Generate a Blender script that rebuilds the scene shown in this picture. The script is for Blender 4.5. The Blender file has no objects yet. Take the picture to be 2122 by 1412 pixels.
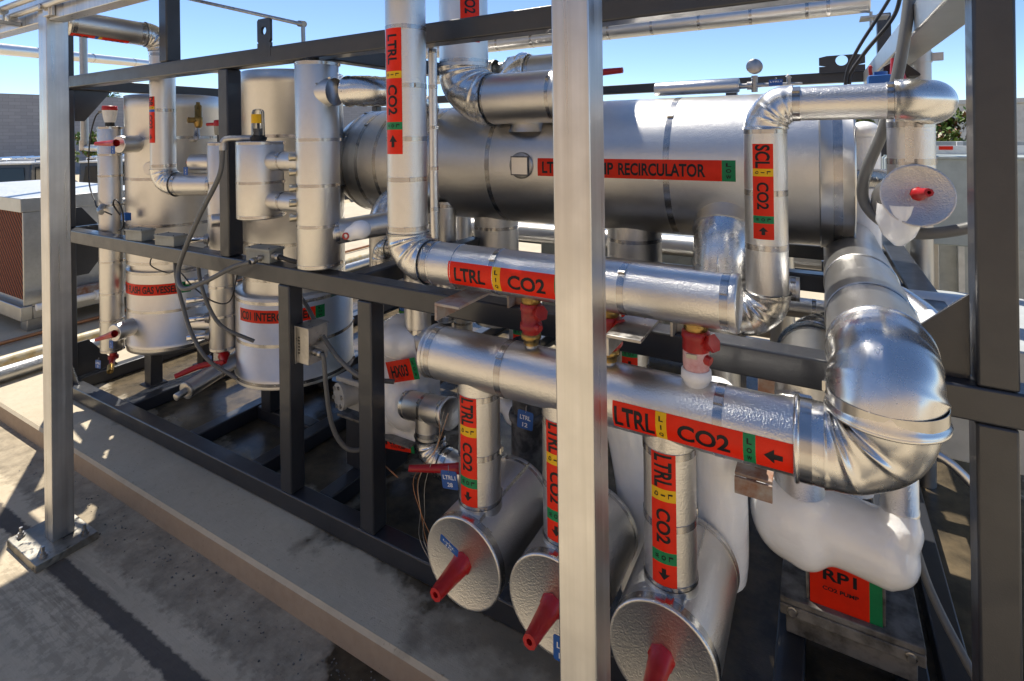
import bpy, bmesh, math, random
from mathutils import Vector as V, Matrix
R = math.radians
rnd = random.Random(7)
SC = bpy.context.scene
COL = SC.collection

# ------------------------------------------------------------------ camera, sky, sun, exposure
cam = bpy.data.objects.new('camera', bpy.data.cameras.new('camera'))
COL.objects.link(cam); SC.camera = cam
cam.location = (0, 0, 1.69)
cam.rotation_euler = (Matrix.Rotation(R(30), 3, 'Z') @ Matrix.Rotation(R(90), 3, 'X') @ Matrix.Rotation(-0.013, 3, 'Z')).to_euler()
cam.data.sensor_width = 36; cam.data.lens = 36*1105/2122
cam.data.shift_y = -(706-280)/2122
cam.data.clip_start = .02; cam.data.clip_end = 600
SUN_AZ, SUN_EL = R(-59), R(62)          # azimuth from +Y towards +X
w = bpy.data.worlds.new('World'); SC.world = w; w.use_nodes = True
nt = w.node_tree; bg = nt.nodes['Background']
sky = nt.nodes.new('ShaderNodeTexSky'); sky.sky_type = 'NISHITA'; sky.sun_disc = False
sky.sun_elevation = SUN_EL; sky.sun_rotation = SUN_AZ
sky.air_density = .8; sky.dust_density = 0; sky.ozone_density = 3.2; sky.altitude = 2000
nt.links.new(sky.outputs[0], bg.inputs[0]); bg.inputs[1].default_value = .095
sl = bpy.data.lights.new('sun', 'SUN'); sl.energy = 3.1; sl.angle = R(.53); sl.color = (1, .94, .84)
so = bpy.data.objects.new('sun', sl); COL.objects.link(so); so.location = (-4, 8, 12)
sd = V((math.sin(SUN_AZ)*math.cos(SUN_EL), math.cos(SUN_AZ)*math.cos(SUN_EL), math.sin(SUN_EL)))
so.rotation_euler = sd.to_track_quat('Z', 'Y').to_euler()
SC.view_settings.view_transform = 'Standard'; SC.view_settings.look = 'None'
SC.view_settings.exposure = 1.12; SC.view_settings.gamma = 1

# ------------------------------------------------------------------ materials
MAT = {}
def new_mat(name):
    m = bpy.data.materials.new(name); m.use_nodes = True; MAT[name] = m
    n = m.node_tree.nodes; return m, n, m.node_tree.links, n['Principled BSDF']
def node(n, t, **k):
    x = n.new(t)
    for a, b in k.items():
        if a.startswith('i_'):
            key = a[2:]; x.inputs[int(key) if key.isdigit() else key].default_value = b
        else: setattr(x, a, b)
    return x
def ramp(n, l, src, stops):
    r = n.new('ShaderNodeValToRGB'); e = r.color_ramp.elements
    while len(e) < len(stops): e.new(.5)
    for i, (p, c) in enumerate(stops):
        e[i].position = p; e[i].color = (*c, 1) if len(c) == 3 else c
    l.new(src, r.inputs[0]); return r
def coords(n, l, scale=(1, 1, 1)):
    t = n.new('ShaderNodeTexCoord'); mp = n.new('ShaderNodeMapping'); mp.inputs['Scale'].default_value = scale
    l.new(t.outputs['Object'], mp.inputs[0]); return mp.outputs[0]
def noise(n, l, vec, scale, detail=3, rough=.5):
    x = node(n, 'ShaderNodeTexNoise', i_Scale=scale, i_Detail=detail, i_Roughness=rough)
    l.new(vec, x.inputs['Vector']); return x
def bump(n, l, b, h, strength, dist, prev=None):
    x = node(n, 'ShaderNodeBump', i_Strength=strength, i_Distance=dist); l.new(h, x.inputs['Height'])
    if prev: l.new(prev.outputs[0], x.inputs['Normal'])
    l.new(x.outputs[0], b.inputs['Normal']); return x
def metal(name, col, rough, grain=0, gdist=.0006, dents=0, streak=None, var=.08):
    m, n, l, b = new_mat(name); v = coords(n, l)
    b.inputs['Metallic'].default_value = 1
    n1 = noise(n, l, v, 9, 4); n2 = noise(n, l, coords(n, l, streak), 60, 3) if streak else noise(n, l, v, 45, 3)
    mx = node(n, 'ShaderNodeMath', operation='MULTIPLY'); l.new(n1.outputs[0], mx.inputs[0]); l.new(n2.outputs[0], mx.inputs[1])
    c = ramp(n, l, mx.outputs[0], [(.12, tuple(q*(1-2*var) for q in col)), (.4, col)]); l.new(c.outputs[0], b.inputs['Base Color'])
    rr = ramp(n, l, n2.outputs[0], [(.3, (rough*(1-1.6*var),)*3), (.7, (rough*(1+2*var),)*3)]); l.new(rr.outputs[0], b.inputs['Roughness'])
    p = None
    if dents: p = bump(n, l, b, noise(n, l, v, 11, 2).outputs[0], .5, dents)
    if grain: p = bump(n, l, b, noise(n, l, v, grain, 2.5, .55).outputs[0], 1, gdist, p)
    if streak and not grain: bump(n, l, b, n2.outputs[0], .3, .0004, p)
    return m
def paint(name, col, rough, spec=.5, grain=0, gdist=.0003, dirt=None, coat=0):
    m, n, l, b = new_mat(name); v = coords(n, l)
    n1 = noise(n, l, v, 14, 5, .6)
    lo = dirt or tuple(q*.86 for q in col)
    c = ramp(n, l, n1.outputs[0], [(.35, lo), (.6, col)]); l.new(c.outputs[0], b.inputs['Base Color'])
    rr = ramp(n, l, n1.outputs[0], [(.3, (min(1, rough*1.25),)*3), (.7, (rough*.85,)*3)]); l.new(rr.outputs[0], b.inputs['Roughness'])
    b.inputs['Specular IOR Level'].default_value = spec; b.inputs['Coat Weight'].default_value = coat
    if grain: bump(n, l, b, noise(n, l, v, grain, 3).outputs[0], 1, gdist)
    return m
ALU = (.66, .645, .62)
metal('stucco', ALU, .31, grain=240, gdist=.0012, dents=.0003, var=.025)
metal('stucco_far', ALU, .34, grain=250, gdist=.0010, dents=.0003, var=.025)
metal('smooth_metal', (.68, .67, .65), .27, dents=.0012, var=.02)
metal('brushed_metal', (.60, .59, .57), .30, var=.02)
metal('band_metal', (.52, .505, .485), .24)
metal('extrusion', (.70, .69, .675), .33, streak=(1, 1, .02), var=.13)
metal('galvanized', (.47, .47, .46), .40, grain=60, gdist=.0002)
metal('steel', (.55, .53, .50), .38, grain=90, gdist=.0003, var=.2)
metal('chrome', (.75, .74, .72), .13)
metal('brass', (.55, .36, .12), .4, grain=90, var=.3)
metal('brassy', (.50, .46, .36), .32)
metal('copper', (.50, .25, .13), .4)
metal('conduit_metal', (.62, .61, .60), .35)
paint('frame_paint', (.027, .029, .035), .34, .55, grain=320, gdist=.00035, coat=.15)
paint('red_plastic', (.42, .008, .010), .33, .5)
paint('red_paint', (.36, .012, .010), .38, .5, grain=120, gdist=.0006, dirt=(.22, .01, .01))
paint('frosted_red', (.62, .42, .42), .6, .3, grain=150, gdist=.001, dirt=(.40, .10, .10))
paint('frost_white', (.74, .74, .75), .6, .3, grain=150, gdist=.001)
paint('conduit_grey', (.13, .13, .125), .45)
paint('black_rubber', (.015, .015, .016), .5)
paint('box_grey', (.30, .31, .275), .5, dirt=(.25, .25, .22))
paint('pump_grey', (.42, .42, .41), .42, grain=90)
paint('grimy_steel', (.20, .19, .175), .6, .4, grain=70, gdist=.0012, dirt=(.055, .050, .042))
paint('rusty_steel', (.36, .32, .28), .55, .4, grain=60, gdist=.0006, dirt=(.26, .09, .03))
paint('pvc_white', (.74, .74, .73), .38)
paint('aged_pipe', (.56, .50, .36), .45, dirt=(.42, .30, .12))
paint('blue_tag', (.012, .095, .36), .4)
paint('blue_paint', (.015, .12, .42), .4)
paint('green_paint', (.05, .25, .05), .5)
paint('yellow_paint', (.62, .38, .02), .45)
paint('black_soot', (.05, .05, .052), .75, .3, grain=60, gdist=.002, dirt=(.20, .20, .20))
paint('white_paint', (.72, .72, .70), .5)
paint('cabinet_green', (.42, .47, .45), .45)
paint('bounce_wall_tan', (.70, .57, .44), .85, .2, grain=60)
paint('panel_grey', (.46, .48, .47), .5)
paint('van_white', (.62, .62, .60), .35, coat=.3)
paint('van_dark', (.05, .055, .06), .35, coat=.3)
paint('tail_light', (.40, .02, .02), .25)
paint('cut_wood', (.52, .40, .20), .7)
paint('trunk_bark', (.16, .115, .075), .9, .2)
for nm, c in dict(sticker_red=(.72, .022, .004), sticker_yellow=(.72, .42, .01), sticker_green=(.012, .20, .070), sticker_blue=(.02, .10, .45), ink=(.012, .012, .014)).items():
    paint(nm, c, .36, .22, grain=110, gdist=.0005)
paint('tag_ink', (.75, .77, .80), .5)
for nm, c in dict(leaf_green=(.10, .17, .025), leaf_red=(.22, .10, .045), palm_leaf=(.07, .115, .035)).items():
    m, n, l, b = new_mat(nm); v = coords(n, l)
    r_ = ramp(n, l, noise(n, l, v, 3, 3).outputs[0], [(.3, tuple(q*.7 for q in c)), (.7, tuple(q*1.3 for q in c))]); l.new(r_.outputs[0], b.inputs['Base Color'])
    b.inputs['Roughness'].default_value = .5; b.inputs['Transmission Weight'].default_value = 0
def ice():
    m, n, l, b = new_mat('ice'); v = coords(n, l)
    r_ = ramp(n, l, noise(n, l, v, 7, 4).outputs[0], [(.3, (.88, .89, .90)), (.65, (.95, .95, .94))]); l.new(r_.outputs[0], b.inputs['Base Color'])
    b.inputs['Roughness'].default_value = .16; b.inputs['Coat Weight'].default_value = .5; b.inputs['Coat Roughness'].default_value = .12
    b.inputs['Subsurface Weight'].default_value = .35; b.inputs['Subsurface Radius'].default_value = (.03, .032, .036); b.inputs['Subsurface Scale'].default_value = .6
    bump(n, l, b, noise(n, l, v, 13, 5).outputs[0], .6, .010)
ice()
def glass(name, col, rough=.03):
    m, n, l, b = new_mat(name); b.inputs['Base Color'].default_value = (*col, 1); b.inputs['Roughness'].default_value = rough
    b.inputs['Transmission Weight'].default_value = 1; b.inputs['IOR'].default_value = 1.3
glass('clear_dome', (.93, .95, .95))
m, n, l, b = new_mat('dark_glass'); b.inputs['Base Color'].default_value = (.015, .02, .022, 1); b.inputs['Roughness'].default_value = .06
def media():
    m, n, l, b = new_mat('cooling_media'); v = coords(n, l, (1, 1, 1))
    wv = node(n, 'ShaderNodeTexWave', i_Scale=11, i_Distortion=1.5); wv.bands_direction = 'DIAGONAL'; l.new(v, wv.inputs[0])
    no = noise(n, l, v, 90, 3)
    mx = node(n, 'ShaderNodeMath', operation='MULTIPLY'); l.new(wv.outputs[1], mx.inputs[0]); l.new(no.outputs[0], mx.inputs[1])
    c = ramp(n, l, mx.outputs[0], [(.05, (.03, .008, .004)), (.35, (.16, .036, .012)), (.6, (.28, .085, .03))]); l.new(c.outputs[0], b.inputs['Base Color'])
    b.inputs['Roughness'].default_value = .9; bump(n, l, b, mx.outputs[0], 1, .01)
media()
def concrete(name, base, dark, wetbox=None, joints=False, dirtband=None):
    m, n, l, b = new_mat(name)
    g = n.new('ShaderNodeNewGeometry'); P = g.outputs['Position']
    sx = n.new('ShaderNodeSeparateXYZ'); l.new(P, sx.inputs[0])
    def M(op, a, c=None, clamp=False):
        x = n.new('ShaderNodeMath'); x.operation = op; x.use_clamp = clamp
        for i, q in enumerate((a, c)):
            if q is None: continue
            if isinstance(q, (int, float)): x.inputs[i].default_value = q
            else: l.new(q, x.inputs[i])
        return x.outputs[0]
    def mix(f, a, c):
        x = n.new('ShaderNodeMix'); x.data_type = 'RGBA'
        if isinstance(f, float): x.inputs[0].default_value = f
        else: l.new(f, x.inputs[0])
        for i, q in ((6, a), (7, c)):
            if isinstance(q, tuple): x.inputs[i].default_value = (*q, 1)
            else: l.new(q, x.inputs[i])
        return x.outputs[2]
    n1 = noise(n, l, P, 2.2, 6, .65).outputs[0]; n2 = noise(n, l, P, 26, 5, .6).outputs[0]; n3 = noise(n, l, P, 240, 2).outputs[0]
    col = ramp(n, l, n1, [(.3, tuple(q*.78 for q in base)), (.68, base)]).outputs[0]
    col = mix(M('MULTIPLY', ramp(n, l, n2, [(.45, (0, 0, 0)), (.7, (1, 1, 1))]).outputs[0], .25), col, dark)
    sp = ramp(n, l, noise(n, l, P, 85, 2, .4).outputs[0], [(.69, (0, 0, 0)), (.73, (1, 1, 1))]).outputs[0]
    col = mix(M('MULTIPLY', sp, .45), col, tuple(q*.5 for q in dark))
    # broom strokes
    mp = n.new('ShaderNodeMapping'); mp.inputs['Scale'].default_value = (14, 180, 1); l.new(P, mp.inputs[0])
    br = noise(n, l, mp.outputs[0], 1, 3).outputs[0]
    col = mix(M('MULTIPLY', ramp(n, l, br, [(.42, (0, 0, 0)), (.62, (1, 1, 1))]).outputs[0], .22), col, tuple(q*.8 for q in base))
    rough = .85
    X, Y, Z = sx.outputs[0], sx.outputs[1], sx.outputs[2]
    def band(val, c, half, soft, wob):
        d = M('ABSOLUTE', M('SUBTRACT', M('ADD', val, M('MULTIPLY', M('SUBTRACT', n2, .5), wob)), c))
        return M('SUBTRACT', 1.0, M('DIVIDE', M('SUBTRACT', d, half), soft, True), True)
    rsock = None
    if dirtband:
        col = mix(M('MULTIPLY', M('MULTIPLY', band(Y, 1.14, .085, .05, .16), ramp(n, l, noise(n, l, P, 11, 6, .7).outputs[0], [(.36, (.35, .35, .35)), (.66, (1, 1, 1))]).outputs[0]), .62), col, (.060, .047, .032))      # grit along the kerb
        crust = M('MULTIPLY', band(Y, .82, .07, .08, .30), ramp(n, l, n2, [(.47, (0, 0, 0)), (.53, (1, 1, 1))]).outputs[0])
        col = mix(M('MULTIPLY', crust, .22), col, (.11, .09, .065))
        col = mix(M('MULTIPLY', band(Y, .925, .026, .010, .035), .85), col, (.045, .040, .040))     # tar joint
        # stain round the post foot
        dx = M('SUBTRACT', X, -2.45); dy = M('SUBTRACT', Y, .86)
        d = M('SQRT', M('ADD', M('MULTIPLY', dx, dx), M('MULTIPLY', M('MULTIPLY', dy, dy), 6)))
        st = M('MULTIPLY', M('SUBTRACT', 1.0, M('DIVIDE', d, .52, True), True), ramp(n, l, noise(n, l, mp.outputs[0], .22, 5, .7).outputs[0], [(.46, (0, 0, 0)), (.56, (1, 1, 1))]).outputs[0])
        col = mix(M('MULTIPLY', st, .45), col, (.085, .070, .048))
    if joints:
        for c in (-3.45, -2.95, -4.2, -5.0, -6.2, -7.5):
            col = mix(M('MULTIPLY', M('MULTIPLY', band(M('ADD', X, M('MULTIPLY', Y, .02)), c, .004, .004, .006), M('LESS_THAN', Y, .82)), .75), col, (.05, .045, .04))
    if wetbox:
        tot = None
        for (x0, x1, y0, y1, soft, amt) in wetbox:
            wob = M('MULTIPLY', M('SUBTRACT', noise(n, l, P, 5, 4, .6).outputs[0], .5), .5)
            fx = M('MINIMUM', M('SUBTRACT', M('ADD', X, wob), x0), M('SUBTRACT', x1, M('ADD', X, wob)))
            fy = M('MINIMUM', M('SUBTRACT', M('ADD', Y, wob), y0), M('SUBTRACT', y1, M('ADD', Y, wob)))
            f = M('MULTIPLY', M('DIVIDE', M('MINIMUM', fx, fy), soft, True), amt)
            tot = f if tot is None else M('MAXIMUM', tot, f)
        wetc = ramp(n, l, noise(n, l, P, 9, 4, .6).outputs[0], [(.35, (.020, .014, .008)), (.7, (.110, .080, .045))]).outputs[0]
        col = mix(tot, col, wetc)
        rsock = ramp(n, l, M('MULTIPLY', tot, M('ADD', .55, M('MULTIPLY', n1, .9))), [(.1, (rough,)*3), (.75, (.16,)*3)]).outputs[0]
    l.new(col, b.inputs['Base Color'])
    if rsock: l.new(rsock, b.inputs['Roughness'])
    else: b.inputs['Roughness'].default_value = rough
    b.inputs['Specular IOR Level'].default_value = .3
    p = bump(n, l, b, n3, .5, .0012); p = bump(n, l, b, br, .35, .0012, p); bump(n, l, b, n2, .4, .003, p)
concrete('concrete_ground', (.60, .50, .35), (.36, .285, .185), wetbox=[(-1.45, -.62, 1.03, 1.35, .05, .95), (-.9, .4, .95, 1.35, .08, .6)], joints=True, dirtband=True)
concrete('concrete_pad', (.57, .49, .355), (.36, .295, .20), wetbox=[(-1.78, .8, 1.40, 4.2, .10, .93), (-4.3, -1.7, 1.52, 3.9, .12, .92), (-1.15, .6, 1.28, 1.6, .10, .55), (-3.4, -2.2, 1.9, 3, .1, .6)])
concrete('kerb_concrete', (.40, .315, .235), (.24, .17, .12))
def block_wall():
    m, n, l, b = new_mat('block_wall'); v = n.new('ShaderNodeTexCoord')
    mp = n.new('ShaderNodeMapping'); l.new(v.outputs['UV'], mp.inputs[0])
    br = node(n, 'ShaderNodeTexBrick', i_Scale=1, i_Color1=(.26, .265, .29, 1), i_Color2=(.22, .225, .25, 1), i_Mortar=(.17, .17, .19, 1))
    br.inputs['Mortar Size'].default_value = .012; br.inputs['Brick Width'].default_value = .8; br.inputs['Row Height'].default_value = .3
    l.new(mp.outputs[0], br.inputs[0]); l.new(br.outputs[0], b.inputs['Base Color']); b.inputs['Roughness'].default_value = .9
block_wall()

# ------------------------------------------------------------------ mesh builder
def perp(d):
    d = d.normalized(); a = V((0, 0, 1)) if abs(d.z) < .9 else V((1, 0, 0))
    e1 = a.cross(d).normalized(); return e1, d.cross(e1)
class MB:
    def __init__(s): s.v = []; s.f = []; s.m = []; s.s = []
    def add(s, vs, fs, mat=0, smooth=True):
        o = len(s.v); s.v += [V(q) for q in vs]
        for f in fs: s.f.append([i+o for i in f]); s.m.append(mat); s.s.append(smooth)
        return s
    def obox(s, c, ax, ay, az, mat=0):
        c, ax, ay, az = V(c), V(ax), V(ay), V(az)
        vs = [c+i*ax+j*ay+k*az for i in (-1, 1) for j in (-1, 1) for k in (-1, 1)]
        fs = [(0, 1, 3, 2), (4, 6, 7, 5), (0, 4, 5, 1), (2, 3, 7, 6), (0, 2, 6, 4), (1, 5, 7, 3)]
        if ax.cross(ay).dot(az) < 0: fs = [f[::-1] for f in fs]
        return s.add(vs, fs, mat, False)
    def box(s, a, b, mat=0):
        a, b = V(a), V(b); c = (a+b)/2; h = (b-a)/2
        return s.obox(c, (abs(h.x), 0, 0), (0, abs(h.y), 0), (0, 0, abs(h.z)), mat)
    def rings(s, rings, mat=0, caps=(False, False), smooth=True):
        n = len(rings[0]); vs = [p for r in rings for p in r]; fs = []
        for i in range(len(rings)-1):
            for j in range(n):
                k = (j+1) % n; fs.append((i*n+j, i*n+k, (i+1)*n+k, (i+1)*n+j))
        s.add(vs, fs, mat, smooth)
        if caps[0]: s.add(rings[0], [tuple(range(n))[::-1]], mat, False)
        if caps[1]: s.add(rings[-1], [tuple(range(n))], mat, False)
        return s
    def lathe(s, p, d, prof, n=40, mat=0, caps=(False, False)):
        p, d = V(p), V(d).normalized(); e1, e2 = perp(d)
        rs = [[p+d*a+(e1*math.cos(t)+e2*math.sin(t))*max(r, 1e-5) for t in [2*math.pi*j/n for j in range(n)]] for a, r in prof]
        return s.rings(rs, mat, caps)
    def cyl(s, a, b, r, r1=None, n=40, mat=0, caps=(True, True)):
        a, b = V(a), V(b); return s.lathe(a, b-a, [(0, r), ((b-a).length, r if r1 is None else r1)], n, mat, caps)
    def can(s, a, b, r, n=48, mat=0, lip=.004):
        a, b = V(a), V(b); L = (b-a).length
        s.lathe(a, b-a, [(0, r-lip), (lip*.4, r-lip*.3), (lip, r), (L-lip, r), (L-lip*.4, r-lip*.3), (L, r-lip)], n, mat, (True, True)); return s
    def tube(s, pts, r, n=10, mat=0, sub=6, caps=True):
        pts = [V(p) for p in pts]
        if sub > 1 and len(pts) > 2:
            q = []
            ext = [2*pts[0]-pts[1]]+pts+[2*pts[-1]-pts[-2]]
            for i in range(1, len(ext)-2):
                a, b_, c, d = ext[i-1:i+3]
                for k in range(sub):
                    t = k/sub; q.append(.5*((2*b_)+(c-a)*t+(2*a-5*b_+4*c-d)*t*t+(3*b_-a-3*c+d)*t**3))
            pts = q+[pts[-1]]
        e = None; rs = []
        for i, p in enumerate(pts):
            d = (pts[min(i+1, len(pts)-1)]-pts[max(i-1, 0)]).normalized()
            if e is None: e = perp(d)[0]
            e = (e-d*e.dot(d)).normalized(); f = d.cross(e); rr = r(i/(len(pts)-1)) if callable(r) else r
            rs.append([p+(e*math.cos(t)+f*math.sin(t))*rr for t in [2*math.pi*j/n for j in range(n)]])
        return s.rings(rs, mat, (caps, caps))
    def ell(s, c, rad, n=24, mat=0):
        c = V(c); rad = V(rad); rs = []
        for i in range(1, n//2):
            a = math.pi*i/(n//2)-math.pi/2
            rs.append([c+V((rad.x*math.cos(a)*math.cos(t), rad.y*math.cos(a)*math.sin(t), rad.z*math.sin(a))) for t in [2*math.pi*j/n for j in range(n)]])
        s.rings(rs, mat); k = len(rs[0])
        s.add(rs[0]+[c-V((0, 0, rad.z))], [(k, (j+1) % k, j) for j in range(k)], mat)
        s.add(rs[-1]+[c+V((0, 0, rad.z))], [(k, j, (j+1) % k) for j in range(k)], mat); return s
    def prism(s, poly, vec, mat=0):
        poly = [V(p) for p in poly]; vec = V(vec); n = len(poly)
        nn = (poly[1]-poly[0]).cross(poly[2]-poly[1])
        if nn.dot(vec) > 0: poly = poly[::-1]
        top = [p+vec for p in poly]
        return s.add(poly+top, [tuple(range(n)), tuple(range(2*n-1, n-1, -1))]+[(j, j+n, (j+1) % n+n, (j+1) % n) for j in range(n)], mat, False)
    def elbow(s, P, d1, d2, Rb, r, r1=None, creases=5, amp=.05, seed=1, mat=0, nt=64, nf=48, seam=True):
        P, d1, d2 = V(P), V(d1).normalized(), V(d2).normalized(); r1 = r if r1 is None else r1
        C = P-d1*Rb+d2*Rb; q = random.Random(seed); ax = d1.cross(d2)
        cs = [(R(8+74*(i+.5)/max(creases, 1)+q.uniform(-6, 6)), q.uniform(.6, 1.25), q.uniform(-.35, .35), q.uniform(2.4, 4.4)) for i in range(creases)]
        ph = [q.uniform(0, 6.28) for _ in range(4)]; rs = []
        for i in range(nt+1):
            th = math.pi/2*i/nt; e1 = (-d2*math.cos(th)+d1*math.sin(th)); pos = C+e1*Rb; rr = r+(r1-r)*i/nt; ring = []
            edge = min(1, min(i, nt-i)/(nt*.10))
            for j in range(nf):
                f = 2*math.pi*j/nf; inner = .5-.5*math.cos(f); D = 0
                for (t0, a, k, wd) in cs:
                    c0 = t0+k*math.sin(f)*.5
                    D += amp*a*math.exp(-((th-c0)/R(wd))**2)*inner**1.1*edge - .45*amp*a*math.exp(-((th-c0-R(wd*2.2))/R(wd*1.6))**2)*inner**1.1*edge
                D += .016*edge*(math.sin(3*f+ph[0]+4*th)+math.sin(2*f+ph[1]-6*th))
                if seam: D += .018*math.exp(-(math.sin(f/2)/.035)**2)*edge
                D += .05*math.exp(-((i/nt)/.035)**2)+.05*math.exp(-((1-i/nt)/.035)**2)
                ring.append(pos+(e1*math.cos(f)+ax*math.sin(f))*rr*(1+D))
            rs.append(ring)
        return s.rings(rs, mat)

# ------------------------------------------------------------------ things and parts
ROOT = {}
def tag(o, label=None, cat=None, group=None, kind=None):
    if label: o['label'] = label
    if cat: o['category'] = cat
    if group: o['group'] = group
    if kind: o['kind'] = kind
    return o
def thing(name, label, cat, loc, group=None):
    o = bpy.data.objects.new(name, None); COL.objects.link(o); o.location = loc; o.empty_display_size = .05
    ROOT[o] = V(loc); return tag(o, label, cat, group)
def mesh(name, mb, mats, off):
    me = bpy.data.meshes.new(name); me.from_pydata([tuple(v-off) for v in mb.v], [], mb.f)
    for m_ in (mats if isinstance(mats, (list, tuple)) else [mats]): me.materials.append(MAT[m_])
    me.polygons.foreach_set('material_index', mb.m); me.polygons.foreach_set('use_smooth', mb.s); me.update(); me.set_sharp_from_angle(angle=R(66)); return me
def part(par, name, mb, mats, bevel=0, label=None, **k):
    off = ROOT[par]; o = bpy.data.objects.new(name, mesh(name, mb, mats, off)); COL.objects.link(o); o.parent = par; ROOT[o] = off
    fin(o, bevel, **k)
    if label: o['label'] = label
    return o
def fin(o, bevel, blob=0):
    if bevel:
        md = o.modifiers.new('bevel', 'BEVEL'); md.width = bevel; md.segments = 2; md.limit_method = 'ANGLE'; md.harden_normals = False
        for p in o.data.polygons: p.use_smooth = p.use_smooth
    if blob:
        md = o.modifiers.new('remesh', 'REMESH'); md.mode = 'VOXEL'; md.voxel_size = blob; md.use_smooth_shade = True
        ms = o.modifiers.new('smooth', 'SMOOTH'); ms.factor = .5; ms.iterations = 9
def solo(name, mb, mats, label, cat, group=None, kind=None, bevel=0, **k):
    lo = V((min(v.x for v in mb.v), min(v.y for v in mb.v), min(v.z for v in mb.v))); hi = V((max(v.x for v in mb.v), max(v.y for v in mb.v), 0))
    off = V(((lo.x+hi.x)/2, (lo.y+hi.y)/2, lo.z)) if kind != 'structure' else V((0, 0, 0))
    o = bpy.data.objects.new(name, mesh(name, mb, mats, off)); COL.objects.link(o); o.location = off; ROOT[o] = off
    fin(o, bevel, **k); return tag(o, label, cat, group, kind)

# --- stick-on markers with lettering
TXT = {}
def text2d(t):
    if t in TXT: return TXT[t]
    c = bpy.data.curves.new('t', 'FONT'); c.body = t; c.resolution_u = 4; c.offset = .028
    o = bpy.data.objects.new('t', c); COL.objects.link(o)
    me = bpy.data.meshes.new_from_object(o.evaluated_get(bpy.context.evaluated_depsgraph_get()))
    bpy.data.objects.remove(o); bpy.data.curves.remove(c)
    xs = [v.co.x for v in me.vertices] or [0]; ys = [v.co.y for v in me.vertices] or [0]
    bm = bmesh.new(); bm.from_mesh(me); bpy.data.meshes.remove(me)
    x0, x1, y0, y1 = min(xs), max(xs), min(ys), max(ys)
    for v in bm.verts: v.co = ((v.co.x-x0)/(x1-x0+1e-9), (v.co.y-y0)/(y1-y0+1e-9), 0)
    for k in range(1, 10):
        bmesh.ops.bisect_plane(bm, geom=bm.verts[:]+bm.edges[:]+bm.faces[:], plane_co=(0, k/10, 0), plane_no=(0, 1, 0))
    bm.verts.ensure_lookup_table(); bm.verts.index_update()
    TXT[t] = ([(v.co.x, v.co.y) for v in bm.verts], [[v.index for v in f.verts] for f in bm.faces]); bm.free(); return TXT[t]
STK = ['sticker_red', 'sticker_yellow', 'sticker_green', 'sticker_blue', 'ink']
CI = dict(r=0, y=1, g=2, b=3)
ARROW = ([(0, .36), (.45, .36), (.45, .12), (1, .5), (.45, .88), (.45, .64), (0, .64)])
def marker(par, p, s, o, r, segs, h=.065, a0=0, name='pipe_marker', flat=False, mats=STK):
    p, s, o = V(p), V(s).normalized(), V(o).normalized(); u = o.cross(s); mb = MB()
    def F(a, t, off):
        if flat: return p+s*a+u*t+o*(off)
        g = t/r+a0; return p+s*a+(o*math.cos(g)+u*math.sin(g))*(r+off)
    def put(vs, fs, a, b_, t0, t1, off=.0019):
        pts = [F(a+(b_-a)*x, t0+(t1-t0)*y, off) for x, y in vs]
        out = []
        for f in fs:
            nn = (pts[f[1]]-pts[f[0]]).cross(pts[f[2]]-pts[f[1]]); mid = pts[f[0]]
            ref = o if flat else (mid-p-s*(mid-p).dot(s))
            out.append(f if nn.dot(ref) > 0 else f[::-1])
        mb.add(pts, out, 4, True)
    a = 0
    for (wd, c, tx, mode) in segs:
        na = max(2, int(wd/.02)); nt_ = 16
        vs = [F(a+wd*i/na, -h/2+h*j/nt_, .0012) for i in range(na+1) for j in range(nt_+1)]
        fs = [(i*(nt_+1)+j, (i+1)*(nt_+1)+j, (i+1)*(nt_+1)+j+1, i*(nt_+1)+j+1) for i in range(na) for j in range(nt_)]
        mb.add(vs, fs, CI[c], True)
        if mode == 'run': put(*text2d(tx), a+wd*.15, a+wd*.84, -h*.29, h*.27)
        elif mode == 'wide': put(*text2d(tx), a+wd*.04, a+wd*.97, -h*.36, h*.34)
        elif mode == 'vessel':
            for t_, f0, f1 in (('LTRL', .03, .185), ('PUMP', .285, .455), ('RECIRCULATOR', .482, .925)): put(*text2d(t_), a+wd*f0, a+wd*f1, -h*.33, h*.31)
        elif mode == 'stack':
            k = len(tx)
            for i, ch in enumerate(tx):
                tc = h*(.28-.56*i/(k-1)); hh = h*.085; ww = wd*(.06 if ch == 'I' else .20)
                put(*text2d(ch), a+wd/2-ww, a+wd/2+ww, tc-hh, tc+hh)
        elif mode in ('+', '-'):
            q = ARROW if mode == '+' else [(1-x, y) for x, y in ARROW]
            qq = [(.22+.5*x, .2+.6*y) for x, y in q]
            # split into shaft and head, sliced so it follows the curve
            sh = [qq[0], qq[1], qq[5], qq[6]]; hd = [qq[2], qq[3], qq[4]]
            for poly in (sh, hd):
                bm = bmesh.new(); bm.faces.new([bm.verts.new((x, y, 0)) for x, y in poly])
                for k in range(1, 14): bmesh.ops.bisect_plane(bm, geom=bm.verts[:]+bm.edges[:]+bm.faces[:], plane_co=(0, .2+.6*k/14, 0), plane_no=(0, 1, 0))
                bm.verts.index_update(); put([(v.co.x, v.co.y) for v in bm.verts], [[v.index for v in f.verts] for f in bm.faces], a, a+wd, -h/2, h/2); bm.free()
        a += wd
    return part(par, name, mb, mats)
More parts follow.
